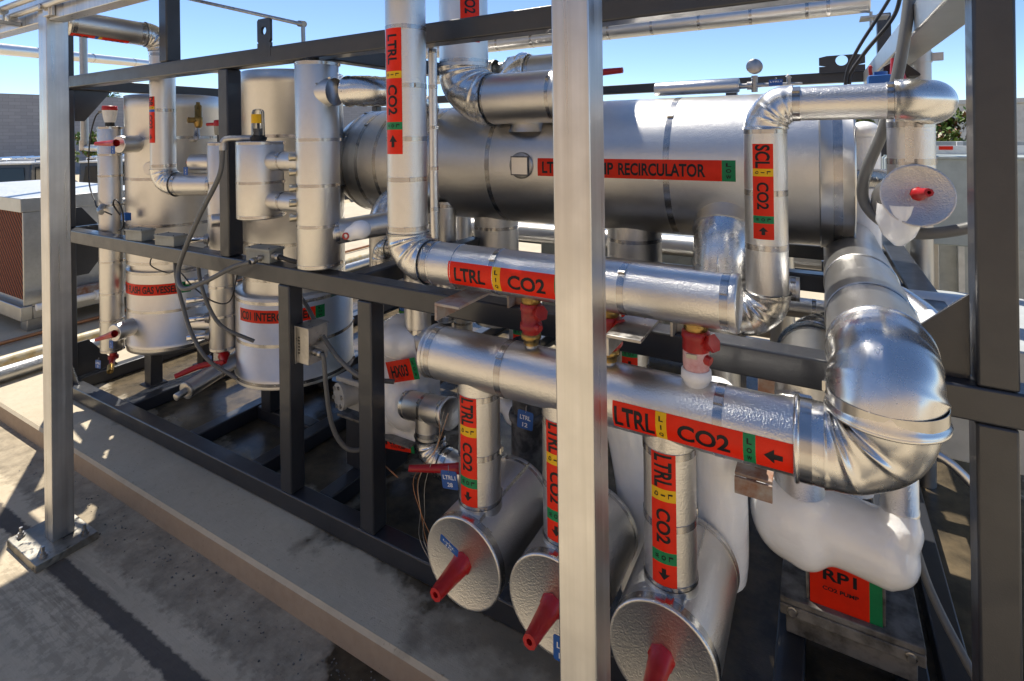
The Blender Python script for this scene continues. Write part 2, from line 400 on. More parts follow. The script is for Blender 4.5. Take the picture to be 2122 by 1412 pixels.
def band(par, p, d, r, wd=.012, ang=0, mat='band_metal'):
    p, d = V(p), V(d).normalized(); mb = MB(); wd *= 1.45
    mb.lathe(p-d*wd/2, d, [(0, r+.0009), (wd, r+.0009)], 64)
    for sg, aa in ((0, 0), (1, wd)): mb.lathe(p-d*wd/2+d*aa, d, [(0, r-.0004), (0, r+.0009)] if not sg else [(0, r+.0009), (0, r-.0004)], 64)
    e1, e2 = perp(d); o = e1*math.cos(ang)+e2*math.sin(ang); t = d.cross(o)
    mb.obox(p+o*(r+.0025), d*wd*.5, t*.009, o*.002); mb.obox(p+o*(r+.005)+t*.006, d*wd*.45, t*.002, o*.0025)
    return part(par, 'band', mb, mat)
BANG = [0]
def bands(par, pts, d, r, wd=.012):
    for p in pts:
        BANG[0] += 1; band(par, p, d, r, wd, [2.2, 2.5, 1.9, 2.35][BANG[0] % 4])
def run(par, pts, r, Rb, mat='stucco', er=1.05, caps=(False, False), bandgap=.3, creases=5, amp=.05, seed=3, bw=.012, bnd=True, emat='smooth_metal'):
    """a clad pipe through corner points: jackets, elbows, straps, end caps"""
    pts = [V(p) for p in pts]; n = len(pts)
    for i in range(n-1):
        a, b_ = pts[i], pts[i+1]; d = (b_-a).normalized(); s0 = Rb if i > 0 else 0; s1 = Rb if i < n-2 else 0
        q0, q1 = a+d*s0, b_-d*s1; L = (q1-q0).length
        if L > .01:
            mb = MB(); c0 = caps[0] and i == 0; c1 = caps[1] and i == n-2
            mb.lathe(q0, d, [(0, r), (L, r)], 48); part(par, 'jacket', mb, mat)
            if bnd:
                k = max(1, round(L/bandgap)); ps = [q0+d*(.02 if s0 else L*.06)]+[q0+d*L*j/k for j in range(1, k)]+[q1-d*(.02 if s1 else L*.05)]
                bands(par, ps, d, r, bw)
            for flag, q, dd in ((c0, q0, -d), (c1, q1, d)):
                if flag:
                    mb = MB(); mb.lathe(q-dd*.012, dd, [(0, r+.0015), (.012, r+.003), (.016, r+.0015), (.017, r-.004), (.0135, r-.007), (.0135, 0)], 48); part(par, 'end_cap', mb, mat)
        if i < n-2:
            mb = MB(); mb.elbow(b_, d, pts[i+2]-b_, Rb, r*er, creases=creases, amp=amp, seed=seed+i); part(par, 'elbow', mb, emat)
def stem(par, p, d, L=.12, r0=.028, r1=.018, mat='red_plastic', name='stem_cover'):
    p, d = V(p), V(d).normalized(); mb = MB()
    mb.lathe(p, d, [(-.012, r0*1.12), (.004, r0*1.12), (.006, r0), (L*.5, (r0+r1)/2), (L, r1)], 8)
    mb.lathe(p+d*L, d, [(0, r1), (0, r1*.45), (-.02, r1*.45), (-.02, 0)], 8)
    for i, s_ in enumerate(mb.s): mb.s[i] = False
    o = part(par, name, mb, mat); return o
def vtag(p, label, text, ux=(1, 0, 0), uz=(0, 0, 1), w_=.055, h_=.06, flip=1):
    """blue plastic valve tag on a loop of wire"""
    p, ux, uz = V(p), V(ux).normalized(), V(uz).normalized(); o = ux.cross(uz)*1.0
    T = thing('valve_tag', label, 'tag', p-uz*h_/2)
    mb = MB(); c = .2*w_
    poly = [(-.5+.06, -.5), (.5-.06, -.5), (.5, -.44), (.5, .44), (.44, .5), (-.44, .5), (-.5, .44), (-.5, -.44)]
    mb.prism([p+ux*w_*x+uz*h_*y-o*.001 for x, y in poly], o*.002); part(T, 'plate', mb, 'blue_tag')
    mb = MB()
    for i, tx in enumerate(text):
        vs, fs = text2d(tx); t1 = .26-.40*i; wdt = min(.8, .17*len(tx))
        pts = [p+ux*w_*wdt*(x-.5)+uz*h_*(t1-.24+.24*y)+o*.0014 for x, y in vs]
        mb.add(pts, [f if (pts[f[1]]-pts[f[0]]).cross(pts[f[2]]-pts[f[1]]).dot(o) > 0 else f[::-1] for f in fs], 0, False)
    part(T, 'lettering', mb, 'tag_ink')
    mb = MB(); mb.tube([p+uz*h_*.42+o*.002, p+uz*h_*.62+o*.006+ux*.004, p+uz*h_*.78-o*.004, p+uz*h_*.62-o*.006-ux*.003, p+uz*h_*.42-o*.002], .0008, 6); part(T, 'wire_loop', mb, 'steel')
    return T

# ------------------------------------------------------------------ the setting
def sheet(xs, ys, zf):
    mb = MB(); vs = [(x, y, zf(x, y)) for x in xs for y in ys]; k = len(ys)
    return mb.add(vs, [(i*k+j, (i+1)*k+j, (i+1)*k+j+1, i*k+j+1) for i in range(len(xs)-1) for j in range(k-1)], 0, False)
def lot(x, y):      # the parking lot beyond the pad lies lower
    t = min(1, max(0, (-x-10.5)/2.5)); return -1.35*t*t*(3-2*t)
solo('ground', sheet([-260, -120, -60, -30, -20, -16]+[-13+.25*i for i in range(11)]+[-9, -6, -3, 0, 3, 10, 40, 120, 260], [-120, -30, -8, -2, 0, 1, 2, 6, 12, 30, 80, 260], lot), 'concrete_ground', 'grey concrete apron with joints and grit along the kerb', 'ground', kind='structure')
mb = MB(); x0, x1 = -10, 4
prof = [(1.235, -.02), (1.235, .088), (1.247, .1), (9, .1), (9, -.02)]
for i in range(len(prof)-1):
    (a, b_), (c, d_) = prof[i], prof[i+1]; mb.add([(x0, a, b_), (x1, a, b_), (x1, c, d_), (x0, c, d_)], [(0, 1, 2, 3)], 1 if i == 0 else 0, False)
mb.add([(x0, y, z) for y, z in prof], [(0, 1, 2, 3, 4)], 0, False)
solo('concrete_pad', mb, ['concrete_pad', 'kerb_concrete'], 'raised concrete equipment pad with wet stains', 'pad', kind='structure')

# block wall building far left
mb = MB(); A, B = V((-62, 17, -1.4)), V((-46, 92, -1.4)); zt = V((0, 0, 7.3)); nrm = V((-.97, .2, 0))
mb.prism([A, B, B+zt, A+zt], nrm*14)
T = solo('warehouse', mb, 'block_wall', 'long low grey block wall building beyond the parked vans at left', 'building')
uv = T.data.uv_layers.new()
for pl in T.data.polygons:
    for li in pl.loop_indices:
        c = T.data.vertices[T.data.loops[li].vertex_index].co; uv.data[li].uv = ((c.x*.2+c.y), c.z)
# building far right
mb = MB(); mb.box((.55, 11, 0), (9, 20, 2.08)); mb.box((.5, 10.95, 2.08), (9.1, 20, 2.16))
solo('plain_building', mb, 'panel_grey', 'plain grey building wall behind the bushes at far right', 'building', bevel=.01)
mb = MB(); mb.box((-7, 14, 0), (-.4, 18, 2.2))
for i in range(9): mb.box((-7+.75*i, 13.985, 0), (-6.97+.75*i, 14, 2.2))
solo('white_shed', mb, 'white_paint', 'low white panelled shed seen through gaps behind the vessels', 'shed')

mb = MB(); mb.box((-16, -5.2, 0), (9, -4.6, 3.5)); mb.box((-16, -5.25, 3.5), (9, -4.55, 3.65))  # added out of view: bounces warm light onto the shaded pipe fronts
for i in range(7): mb.box((-15+3.6*i, -4.6, 0), (-14.6+3.6*i, -4.52, 3.5))
solo('bounce_wall', mb, 'bounce_wall_tan', 'unseen tan wall added behind the camera for warm fill and reflections', 'building', bevel=.01)

def leaves(mb, c, rad, n, size, q, mat=0, up=.3):
    for _ in range(n):
        d = V((q.gauss(0, 1), q.gauss(0, 1), q.gauss(0, 1))).normalized(); rr = q.random()**.45
        p = V(c)+V((d.x*rad[0], d.y*rad[1], d.z*rad[2]))*rr
        a = V((q.gauss(0, 1), q.gauss(0, 1), q.gauss(0, 1)+up)).normalized(); b_ = perp(a)[0]; s_ = size*q.uniform(.6, 1.3)
        mb.add([p-a*s_, p+b_*s_*.45, p+a*s_, p-b_*s_*.45], [(0, 1, 2, 3)], mat if q.random() < .8 else 1, False)
def bush(name, c, rad, n, size, label, seed, cat='bush', arch=True):
    q = random.Random(seed); T = thing(name, label, cat, (c[0], c[1], 0 if c[2] > 0 else -1.3))
    g = T.location.z; mb = MB(); cr = MB()
    for i in range(26):
        a = q.uniform(0, 6.28); e = V((c[0]+rad[0]*.8*math.cos(a)*q.random(), c[1]+rad[1]*.8*math.sin(a)*q.random(), c[2]+rad[2]*q.uniform(-.2, 1.05)))
        mb.tube([(c[0]+q.uniform(-.05, .05), c[1], g), (c[0]*.6+e.x*.4, c[1]*.6+e.y*.4, (g+e.z)/2), e], lambda t: .014*(1-t*.75), 5, sub=3)
        leaves(cr, e, (rad[0]*.28, rad[1]*.28, rad[2]*.22), n//26, size, q)
    part(T, 'branches', mb, 'trunk_bark'); part(T, 'foliage', cr, ['leaf_green', 'leaf_red']); return T
bush('bush', (-35.6, 14.1, 1.05), (1.0, 1.0, .95), 1600, .11, 'bright green bush against the block wall behind the level column', 3)
bush('bush', (-43, 15.6, .55), (1.5, 1.0, .75), 1000, .12, 'low dark green bush at the wall behind the parked vans', 5)
bush('bush', (1.15, 7.4, 1.32), (.42, .45, .55), 1900, .045, 'tall leafy shrub with reddish tips above the striped barrier at right', 7)
bush('bush', (.36, 7.0, 1.15), (.22, .3, .75), 1500, .045, 'green shrub showing behind the end ring of the big horizontal vessel', 9)
# palm behind the wall
T = thing('palm_tree', 'fan palm showing its crown above the block wall', 'palm', (-109.6, 46.4, -1.4)); q = random.Random(4)
mb = MB(); mb.tube([(-109.6, 46.4, -1.4), (-109.5, 46.4, 3), (-109.6, 46.4, 9.3)], lambda t: .32-.1*t, 10); part(T, 'trunk', mb, 'trunk_bark')
mb = MB()
for i in range(46):
    a = q.uniform(0, 6.28); el = q.uniform(-.5, 1.35); L = q.uniform(1.2, 2.0); d = V((math.cos(a)*math.cos(el), math.sin(a)*math.cos(el), math.sin(el)))
    p = V((-109.6, 46.4, 9.2)); t = p+d*L; mb.tube([p, p+d*L*.6+V((0, 0, .1)), t], .035, 4, sub=2); sd_ = d.cross(V((0, 0, 1))).normalized(); uu = sd_.cross(d)
    for k in range(17):
        g = (k-8)/8*1.25; dd = (d*math.cos(g)+sd_*math.sin(g)).normalized(); e = t+dd*q.uniform(.75, 1.0)-V((0, 0, .25*abs(g)+.1)); wv = dd.cross(uu).normalized()*.055
        mb.add([t, t+dd*.5+wv, e, t+dd*.5-wv], [(0, 1, 2, 3)], 0, False)
part(T, 'crown', mb, 'palm_leaf')

# row of parked vans on the lower lot (roofs and back windows show over the cooler)
def van(c, ang, label):
    T = thing('parked_van', label, 'van', c, 'vans parked in a row on the lower lot')
    Rm = Matrix.Rotation(ang, 3, 'Z')
    def W(x, y, z): return V(c)+Rm @ V((x, y, z))
    def blk(pr, x0, x1): # profile in y,z extruded in x
        return MB().prism([W(x0, y, z) for y, z in pr], W(x1, 0, 0)-W(x0, 0, 0))
    b = blk([(-2.3, .35), (2.3, .35), (2.3, 1.0), (1.5, 1.25), (.9, 1.95), (-2.2, 2.0), (-2.3, 1.3)], -.92, .92); part(T, 'body', b, 'van_dark', bevel=.05)
    m_ = MB(); m_.prism([W(-.93, -2.25, 1.97), W(.93, -2.25, 1.97), W(.93, .95, 1.94), W(-.93, .95, 1.94)], (0, 0, .07)); part(T, 'roof', m_, 'van_white', bevel=.02)
    m_ = MB(); m_.prism([W(-.78, -2.29, 1.25), W(.78, -2.29, 1.25), W(.72, -2.24, 1.85), W(-.72, -2.24, 1.85)], Rm @ V((0, -.03, 0))); part(T, 'rear_window', m_, 'dark_glass', bevel=.01)
    for sx_ in (-1, 1):
        m_ = MB(); m_.prism([W(sx_*.92, -1.9, 1.3), W(sx_*.92, 1.1, 1.3), W(sx_*.92, .75, 1.85), W(sx_*.92, -1.9, 1.85)], Rm @ V((sx_*.02, 0, 0))); part(T, 'side_window', m_, 'dark_glass')
        m_ = MB(); m_.obox(W(sx_*.85, -2.3, 1.05), Rm @ V((.06, 0, 0)), Rm @ V((0, .05, 0)), (0, 0, .14)); part(T, 'tail_light', m_, 'tail_light', bevel=.01)
        for y in (-1.5, 1.45):
            m_ = MB(); m_.cyl(W(sx_*.70, y, .34), W(sx_*.93, y, .34), .34); part(T, 'wheel', m_, 'black_rubber', bevel=.02)
    m_ = MB()
    for y in (-1.7, -.6, .5): m_.tube([W(-.85, y, 1.98), W(-.85, y, 2.14), W(.85, y, 2.14), W(.85, y, 1.98)], .025, 6, sub=1)
    for x in (-.6, -.15, .3, .7): m_.tube([W(x, -2.1, 2.19), W(x, .9, 2.19)], .03, 6, sub=1)
    part(T, 'roof_rack', m_, 'chrome'); return T
for i, lb in enumerate(['dark van with white roof and ladder rack, leftmost of the row', 'dark van with white roof and ladder rack, second from the left of the row', 'dark van with white roof and ladder rack just left of the aluminium post', 'dark van with white roof and ladder rack just right of the aluminium post', 'dark van with white roof and ladder rack nearest the tall level column']):
    van((-27.2+2.05*i, 8.7+2.55*i, -1.12), R(52), lb)

# evaporative cooler unit at far left
T = thing('evaporative_cooler', 'galvanized cooling unit with rust brown honeycomb pads at left edge', 'cooler', (-7.0, 2.3, .1))
X0, X1, Y0, Y1 = -8.3, -5.735, 1.80, 2.8
mb = MB(); mb.box((X0, Y0+.03, .30), (X1, Y1, 1.19)); part(T, 'casing', mb, 'galvanized', bevel=.006)
mb = MB(); mb.box((X0, Y0-.02, 1.10), (X1+.012, Y1+.01, 1.215)); part(T, 'roof_panel', mb, 'galvanized', bevel=.004)
mb = MB(); mb.box((X0+.05, Y0, .37), (X1-.012, Y0+.05, 1.097)); part(T, 'cooling_media', mb, 'cooling_media')
mb = MB(); mb.box((X1-.0115, Y0-.004, .32), (X1+.008, Y0+.2, 1.098)); part(T, 'corner_panel', mb, 'galvanized', bevel=.004)
mb = MB(); mb.box((X0, Y0-.03, .20), (X1+.02, Y0+.05, .318)); mb.box((X1-.06, Y0+.05, .20), (X1+.018, Y1, .30)); part(T, 'base_frame', mb, 'galvanized', bevel=.006)
for xx, yy in ((X1-.15, Y0+.02), (X1-.15, Y1-.2)):
    mb = MB(); mb.box((xx, yy, .1), (xx+.14, yy+.15, .199)); part(T, 'foot', mb, 'galvanized', bevel=.006)
mb = MB(); mb.box((X1+.019, Y0+.14, .33), (X1+.09, Y0+.60, .40)); part(T, 'drain_trough', mb, 'rusty_steel', bevel=.006)
mb = MB(); mb.prism([(X1, Y1+.02, .2), (X1, Y1+1.5, .2), (X1, Y1+1.2, 1.0), (X1, Y1+.05, 1.1)], (-.9, 0, 0)); part(T, 'sloped_duct', mb, 'galvanized', bevel=.01)
mb = MB(); mb.prism([(-5.7, 2.45, .9), (-5.7, 2.62, .98), (-5.7, 3.35, .22), (-5.7, 3.15, .22)], (.05, 0, 0)); part(T, 'fin_rail', mb, 'galvanized', bevel=.006)
mb = MB(); mb.tube([(-5.72, 2.35, 1.12), (-5.60, 2.9, 1.09), (-5.4, 3.4, 1.07)], .035, 12); part(T, 'header_pipe', mb, 'steel')
T = thing('pvc_drain', 'white plastic drain pipe with cross fitting below the cooler', 'pipe', (-5.45, 2.1, .1))
mb = MB(); mb.tube([(-5.50, 1.80, .345), (-5.42, 2.8, .345)], .028, 14, sub=1); part(T, 'branch_pipe', mb, 'pvc_white')
mb = MB(); mb.cyl((-5.465, 2.19, .345), (-5.448, 2.41, .345), .042, n=20); mb.cyl((-5.457, 2.3, .24), (-5.457, 2.3, .46), .044, n=20); part(T, 'cross_fitting', mb, 'pvc_white', bevel=.004)
mb = MB(); mb.tube([(-5.457, 2.3, .46), (-5.457, 2.3, .86), (-5.455, 2.36, .90), (-5.44, 2.60, .905)], .024, 14, sub=4); part(T, 'riser_pipe', mb, 'pvc_white')
for x, r_, mt, lb, z in ((-4.93, .045, 'aged_pipe', 'yellowed white pipe lying on the pad behind the aluminium post', .155), (-5.5, .016, 'copper', 'thin brown copper line running along the pad beside the cooler', .125), (-4.70, .05, 'galvanized', 'grey pipe lying on the pad beside the yellowed one', .155)):
    mb = MB(); mb.tube([(x+.02, .9 if r_ != .05 else 1.3, z), (x-.05, 2.5, z), (x-.15, 6.5, z)], r_, 14); solo('floor_pipe', mb, mt, lb, 'pipe')

# ------------------------------------------------------------------ aluminium canopy posts and beams
def alu_post(x, y, z1, label, base=True):
    T = thing('aluminium_post', label, 'post', (x+.038, y+.038, 0)); s_ = .0762
    mb = MB(); mb.box((x, y, .032 if base else .02), (x+s_, y+s_, z1)); part(T, 'column', mb, 'extrusion', bevel=.003)
    mb = MB(); mb.box((x-.12, y-.085, .0), (x+.165, y+.125, .032)); part(T, 'base_plate', mb, 'concrete_pad' if False else 'grimy_alu', bevel=.003)
    for bx, by in ((x-.085, y-.05), (x-.085, y+.09), (x+.13, y-.05), (x+.13, y+.09)):
        mb = MB(); mb.cyl((bx, by, .032), (bx, by, .040), .014, n=16); mb.cyl((bx, by, .040), (bx, by, .051), .011, n=6); mb.cyl((bx, by, .05), (bx, by, .072), .006, n=10); part(T, 'anchor_bolt', mb, 'steel')
    return T
metal('grimy_alu', (.46, .43, .37), .5, grain=50, gdist=.0006, var=.3)
alu_post(-2.834, .946, 3.15, 'square aluminium post on a bolted base plate at left')
alu_post(-.444, .924, 3.15, 'square aluminium post in the middle in front of the labelled pipes')
def beam(a, b, label, mat='extrusion', name='canopy_beam', bev=.003):
    mb = MB(); mb.box(a, b); return solo(name, mb, mat, label, 'beam', bevel=bev)
beam((-6.5, .955, 2.19), (-2.836, 1.012, 2.30), 'aluminium beam running left from the left post')
beam((-2.756, .955, 2.19), (-.446, 1.012, 2.30), 'aluminium beam between the left post and the middle post')
T = thing('beam_clip', 'bolted angle clip joining the left post and its beam', 'bracket', (-2.74, .95, 2.21))
mb = MB(); mb.box((-2.757, .935, 2.20), (-2.70, .952, 2.29)); mb.box((-2.700, .94, 2.2), (-2.69, .954, 2.29)); part(T, 'angle', mb, 'extrusion', bevel=.002)
mb = MB(); mb.cyl((-2.727, .935, 2.235), (-2.727, .928, 2.235), .015, n=16); mb.cyl((-2.727, .928, 2.235), (-2.727, .914, 2.235), .011, n=6); part(T, 'bolt', mb, 'steel')
for i, (y, z) in enumerate(((.93, 2.228), (.90, 2.254), (.865, 2.278), (.83, 2.302))):
    mb = MB(); mb.tube([(-6.5, y, z), (-4.5, y, z-.005), (-2.2, y, z+.02), (-.5, y, z+.03)], .0125, 12)
    solo('electrical_conduit', mb, 'conduit_metal', ['lowest steel conduit, passing in front of the left post', 'steel conduit second from the bottom at top left', 'steel conduit third from the bottom at top left', 'uppermost steel conduit at top left, farthest from the beam'][i], 'conduit', 'conduits along the canopy beam')
T = thing('strut_clamp', 'strut channel with pipe clamps carrying the conduits left of the post', 'clamp', (-3.05, .9, 2.2))
mb = MB(); mb.box((-3.07, .80, 2.195), (-3.03, .954, 2.212)); part(T, 'strut', mb, 'galvanized', bevel=.002)
for y, z in ((.93, 2.228), (.90, 2.254), (.865, 2.278)):
    mb = MB(); mb.cyl((-3.062, y, z), (-3.042, y, z), .0165, n=16); mb.box((-3.06, y-.003, 2.212), (-3.044, y+.003, z)); part(T, 'clamp', mb, 'galvanized')
# canopy overhead (above the frame of the picture): unseen roof panels and gaps laid out to shade the walkway
DECK_Z = 3.2
T = thing('shade_canopy', 'unseen panelled canopy roof laid out to shade the walkway and skid front', 'canopy', (-1, 1.0, DECK_Z))
def panels(lst):
    for (a, b_, c, d_) in lst:
        mb = MB(); mb.box((a, b_, DECK_Z), (c, d_, DECK_Z+.06)); part(T, 'roof_panel', mb, 'galvanized', bevel=.004)
panels([(-4.18, 1.40, -1.62, 3.5), (-1.56, 1.40, -1.37, 3.5)])
mb = MB(); mb.box((-4.18, 1.45, DECK_Z-.08), (-1.37, 1.53, DECK_Z-.002)); mb.box((-2.83, .94, DECK_Z-.08), (-2.76, 1.448, DECK_Z-.002)); part(T, 'purlin', mb, 'extrusion')
mb = MB(); mb.box((-4.18, 2.62, DECK_Z-.08), (-1.37, 2.70, DECK_Z-.0025)); part(T, 'purlin', mb, 'extrusion')

# ------------------------------------------------------------------ skid frame
T = thing('skid_frame', 'welded dark grey steel tube frame that carries all the pipes and vessels', 'frame', (-1.8, 2.8, .1)); S = .0762; FY = 1.47
XL, XR, YB = -4.16, .352, 4.2
def fb(name, a, b_, bev=.006, mat='frame_paint'):
    mb = MB(); mb.box(a, b_); return part(T, name, mb, mat, bevel=bev)
fb('base_beam', (XL, FY, .104), (XR+1.2, FY+S, .182))
fb('base_beam', (XL, YB, .104), (XR+1.2, YB+S, .182))
fb('base_beam', (XL, FY+S+.002, .104), (XL+S, YB-.002, .180))
fb('base_beam', (XR-S, FY+S+.002, .104), (XR, YB-.002, .180))
for i, x in enumerate((-3.44, -2.79, -2.27, -1.81, -.07, .23)):
    fb('cross_member', (x-.06, FY+S+.002, .104), (x+.016, YB-.002, .178))
for y in (1.88, 2.30): fb('cross_member', (-2.77, y, .105), (-2.335, y+.07, .176))
fb('mid_rail', (XL, FY, 1.066), (XR+.6, FY+S, 1.142))
fb('mid_rail', (XL, FY+S+.002, 1.066), (XL+S, YB-.002, 1.140)); fb('mid_rail', (XR-S-.02, FY+S+.002, 1.066), (XR-.01, YB-.002, 1.140))
fb('mid_rail', (XL, YB, 1.066), (XR, YB+S, 1.142)); fb('mid_rail', (XL, YB+.002, .72), (XR, YB+S-.002, .80))
fb('mid_rail', (-1.66, FY+S+.002, 1.068), (-1.585, 2.4, 1.140))
for y in (2.35, 2.95, 3.5): fb('mid_rail', (-.35, y, 1.07), (XR-S-.022, y+.07, 1.138))
fb('top_rail', (XL, FY, 2.014), (XR-.08, FY+S, 2.086)); fb('top_rail', (XL, YB, 2.014), (XR, YB+S, 2.086))
fb('top_rail', (XL, FY+S+.002, 2.014), (XL+S, YB-.002, 2.084)); fb('top_rail', (-1.83, FY+S+.002, 2.012), (-1.755, YB-.002, 2.082))
fb('top_rail', (XR-.10, FY+S+.002, 1.985), (XR+.01, YB-.002, 2.075), mat='galvanized')
for x, z0, z1 in ((XL, .182, 1.066), (-2.018, .183, 1.065), (-1.547, .183, 1.065), (.279, .183, 1.065), (XL, 1.142, 2.014), (-2.434, 1.143, 2.013), (.281, 1.143, 2.3), (-2.942, 2.087, 3.1), (XL, 2.087, 3.1)):
    fb('post', (x+(.002 if x > -1 else 0), FY+.001, z0), (x+S-.004, FY+S-.003, z1))
for x, z0, z1 in ((XL, .182, 1.066), (XL, 1.142, 2.014), (-1.9, .182, .72), (-.6, .182, .72), (-.6, 1.142, 2.014), (.33, .182, 1.066), (.33, 1.142, 2.45)):
    fb('post', (x, YB+.001, z0), (x+S, YB+S-.003, z1))
for pl in ([(.279, 1.505, 1.142), (.279, 1.505, 1.33), (.175, 1.505, 1.232), (.10, 1.505, 1.142)], [(XL+S, 1.50, .182), (XL+S, 1.50, .30), (XL+S+.11, 1.50, .182)]):
    mb = MB(); mb.prism(pl, (0, .008, 0)); part(T, 'gusset', mb, 'frame_paint', bevel=.001)
for z0, dz in ((2.014, -.20), (1.066, -.24), (.182, .22), (1.142, .12)):
    mb = MB(); mb.prism([(XL+.034, FY+S, z0), (XL+.034, FY+S, z0+dz), (XL+.034, FY+S+abs(dz)*.3, z0+dz), (XL+.034, FY+S+abs(dz)*1.05, z0)], (.008, 0, 0)); part(T, 'gusset', mb, 'frame_paint', bevel=.001)
def lug(c, w_, h_, t, hole, ax):
    """lifting eye: plate with a round hole"""
    c = V(c); ax = V(ax); uz = V((0, 0, 1)); o = ax.cross(uz); mb = MB(); N = 32
    outl = []
    for i in range(N):
        a = 2*math.pi*i/N; dx, dz = math.cos(a), math.sin(a); k = 1/max(abs(dx)/(w_/2), abs(dz)/(h_*.32)); outl.append((dx*min(k, 9), dz*k))
    ins = [(hole*math.cos(2*math.pi*i/N), hole*math.sin(2*math.pi*i/N)) for i in range(N)]
    hc = h_*.68
    for s_ in (1, -1):
        vs = [c+uz*hc+ax*x+uz*z+o*t/2*s_ for x, z in outl+ins]; f = [(i, (i+1) % N, N+(i+1) % N, N+i) for i in range(N)]
        mb.add(vs, f if s_ < 0 else [q_[::-1] for q_ in f], 0, False)
    for ring, sg in ((outl, 1), (ins, -1)):
        vs = [c+uz*hc+ax*x+uz*z+o*t/2*s_ for s_ in (-1, 1) for x, z in ring]; f = [(i, (i+1) % N, N+(i+1) % N, N+i) for i in range(N)]
        mb.add(vs, f if sg < 0 else [q_[::-1] for q_ in f], 0, False)
    mb.obox(c+uz*(h_*.18+.0), ax*w_/2, o*t/2, uz*h_*.1796)
    return part(T, 'lifting_lug', mb, 'frame_paint')
lug((-2.088, 1.475, 2.045), .088, .165, .012, .018, (1, 0, 0)); lug((.13, 4.15, 2.08), .26, .11, .014, .035, (1, 0, 0))
T = thing('angle_bracket', 'tan steel angle propping the upper header pipe left of the first red valve', 'bracket', (-.93, 1.47, 1.14))
def angle(x0, x1):
    mb = MB(); mb.box((x0, 1.20, 1.208), (x1, 1.475, 1.216)); mb.box((x0, 1.20, 1.165), (x0+.008, 1.475, 1.2075)); part(T, 'angle', mb, 'rusty_steel' if x0 < -.6 else 'steel', bevel=.001)
    mb = MB(); mb.box((x0+.09, 1.452, 1.142), (x0+.098, 1.53, 1.2078)); mb.box((x0+.098, 1.495, 1.142), (x0+.15, 1.503, 1.207)); part(T, 'stand', mb, 'rusty_steel' if x0 < -.6 else 'steel', bevel=.001)
angle(-.955, -.87)
T = thing('angle_bracket', 'grey steel angle propping the upper header pipe between the red valves', 'bracket', (-.42, 1.47, 1.14)); angle(-.445, -.36)

# ------------------------------------------------------------------ front headers
LIQ = ('y', 'LIQ', 'stack'); LOW = ('g', 'LOW', 'stack')
def segs(l): return [(wd, c, tx, md) for wd, c, tx, md in l]
HY = 1.314
T = thing('riser_pipe', 'silver riser pipe that bends into the capped upper header, with upward arrow label', 'pipe', (-1.148, HY, 1.24))
run(T, [(-1.148, HY, 3.15), (-1.148, HY, 1.297), (-.168, HY, 1.297)], .064, .088, caps=(False, True), bnd=False, creases=5, amp=.075, seed=12)
bands(T, [(-1.148, HY, z) for z in (2.032, 1.849, 1.682, 1.555, 1.400)], (0, 0, -1), .064, .010)
bands(T, [(x, HY, 1.297) for x in (-1.04, -.80, -.427, -.190)], (1, 0, 0), .064)
for x in (-1.028, -.94, -.795): 
    mb = MB(); mb.lathe((x, HY, 1.297), (1, 0, 0), [(0, .0642), (.002, .0658), (.004, .0642)], 48); part(T, 'seam', mb, 'smooth_metal')
marker(T, (-1.148, HY, 2.027), (0, 0, -1), (0, -1, 0), .064, segs([(.134, 'r', 'LTRL', 'run'), (.022, *LIQ), (.136, 'r', 'CO2', 'run'), (.024, *LOW), (.076, 'r', '', '-')]))
marker(T, (-.944, HY, 1.297), (1, 0, 0), (0, -1, 0), .064, segs([(.152, 'r', 'LTRL', 'run'), (.026, *LIQ), (.165, 'r', 'CO2', 'run'), (.026, *LOW), (.07, 'r', '', '+')]), h=.070, a0=R(-6))
H2Z = 1.022
T = thing('pump_supply_header', 'large capped lower header with big crumpled elbow turning back under the vessel', 'pipe', (-.4, HY, .94))
mb = MB(); mb.lathe((-1.043, HY, H2Z), (1, 0, 0), [(0, .077), (1.043-.05, .077)], 64); part(T, 'jacket', mb, 'stucco')
mb = MB(); mb.lathe((-1.056, HY, H2Z), (1, 0, 0), [(0, 0), (0, .072), (.003, .0795), (.006, .0805), (.009, .0795), (.014, .078)], 64); part(T, 'end_cap', mb, 'stucco')
bands(T, [(x, HY, H2Z) for x in (-1.022, -.775, -.205)], (1, 0, 0), .077, .014)
mb = MB(); mb.elbow((.108, HY, H2Z), (1, 0, 0), (0, 0, 1), .108, .082, .099, creases=6, amp=.085, seed=5, nt=90, nf=72); mb.lathe((-.056, HY, H2Z), (1, 0, 0), [(0, .079), (.002, .087), (.006, .089), (.010, .087), (.013, .0825), (.058, .0825)], 72); part(T, 'elbow', mb, 'smooth_metal')
band(T, (-.036, HY, H2Z), (1, 0, 0), .083, .02, .9)
mb = MB(); mb.elbow((.108, HY-.004, 1.205), (0, 0, 1), (0, 1, 0), .085, .102, .1, creases=4, amp=.07, seed=9, nt=90, nf=72); part(T, 'elbow', mb, 'smooth_metal')
band(T, (.108, HY-.002, 1.142), (0, 0, 1), .103, .016, -1.75)
mb = MB(); mb.lathe((.108, HY-.002, 1.108), (0, 0, 1), [(0, .099), (.004, .106), (.008, .107), (.012, .104), (.016, .101)], 72); part(T, 'rim', mb, 'smooth_metal')
yy = HY+.08
for a, b_, r_ in ((yy, 1.62, .0985), (1.62, 1.80, .1005), (1.80, 1.98, .0985), (1.98, 2.24, .1005), (2.24, 4.1, .0985)):
    mb = MB(); mb.lathe((.106, a, 1.203), (0, 1, 0), [(0, r_-.001), (.003, r_+.0015), (.006, r_), (b_-a, r_)], 64); part(T, 'jacket', mb, 'stucco')
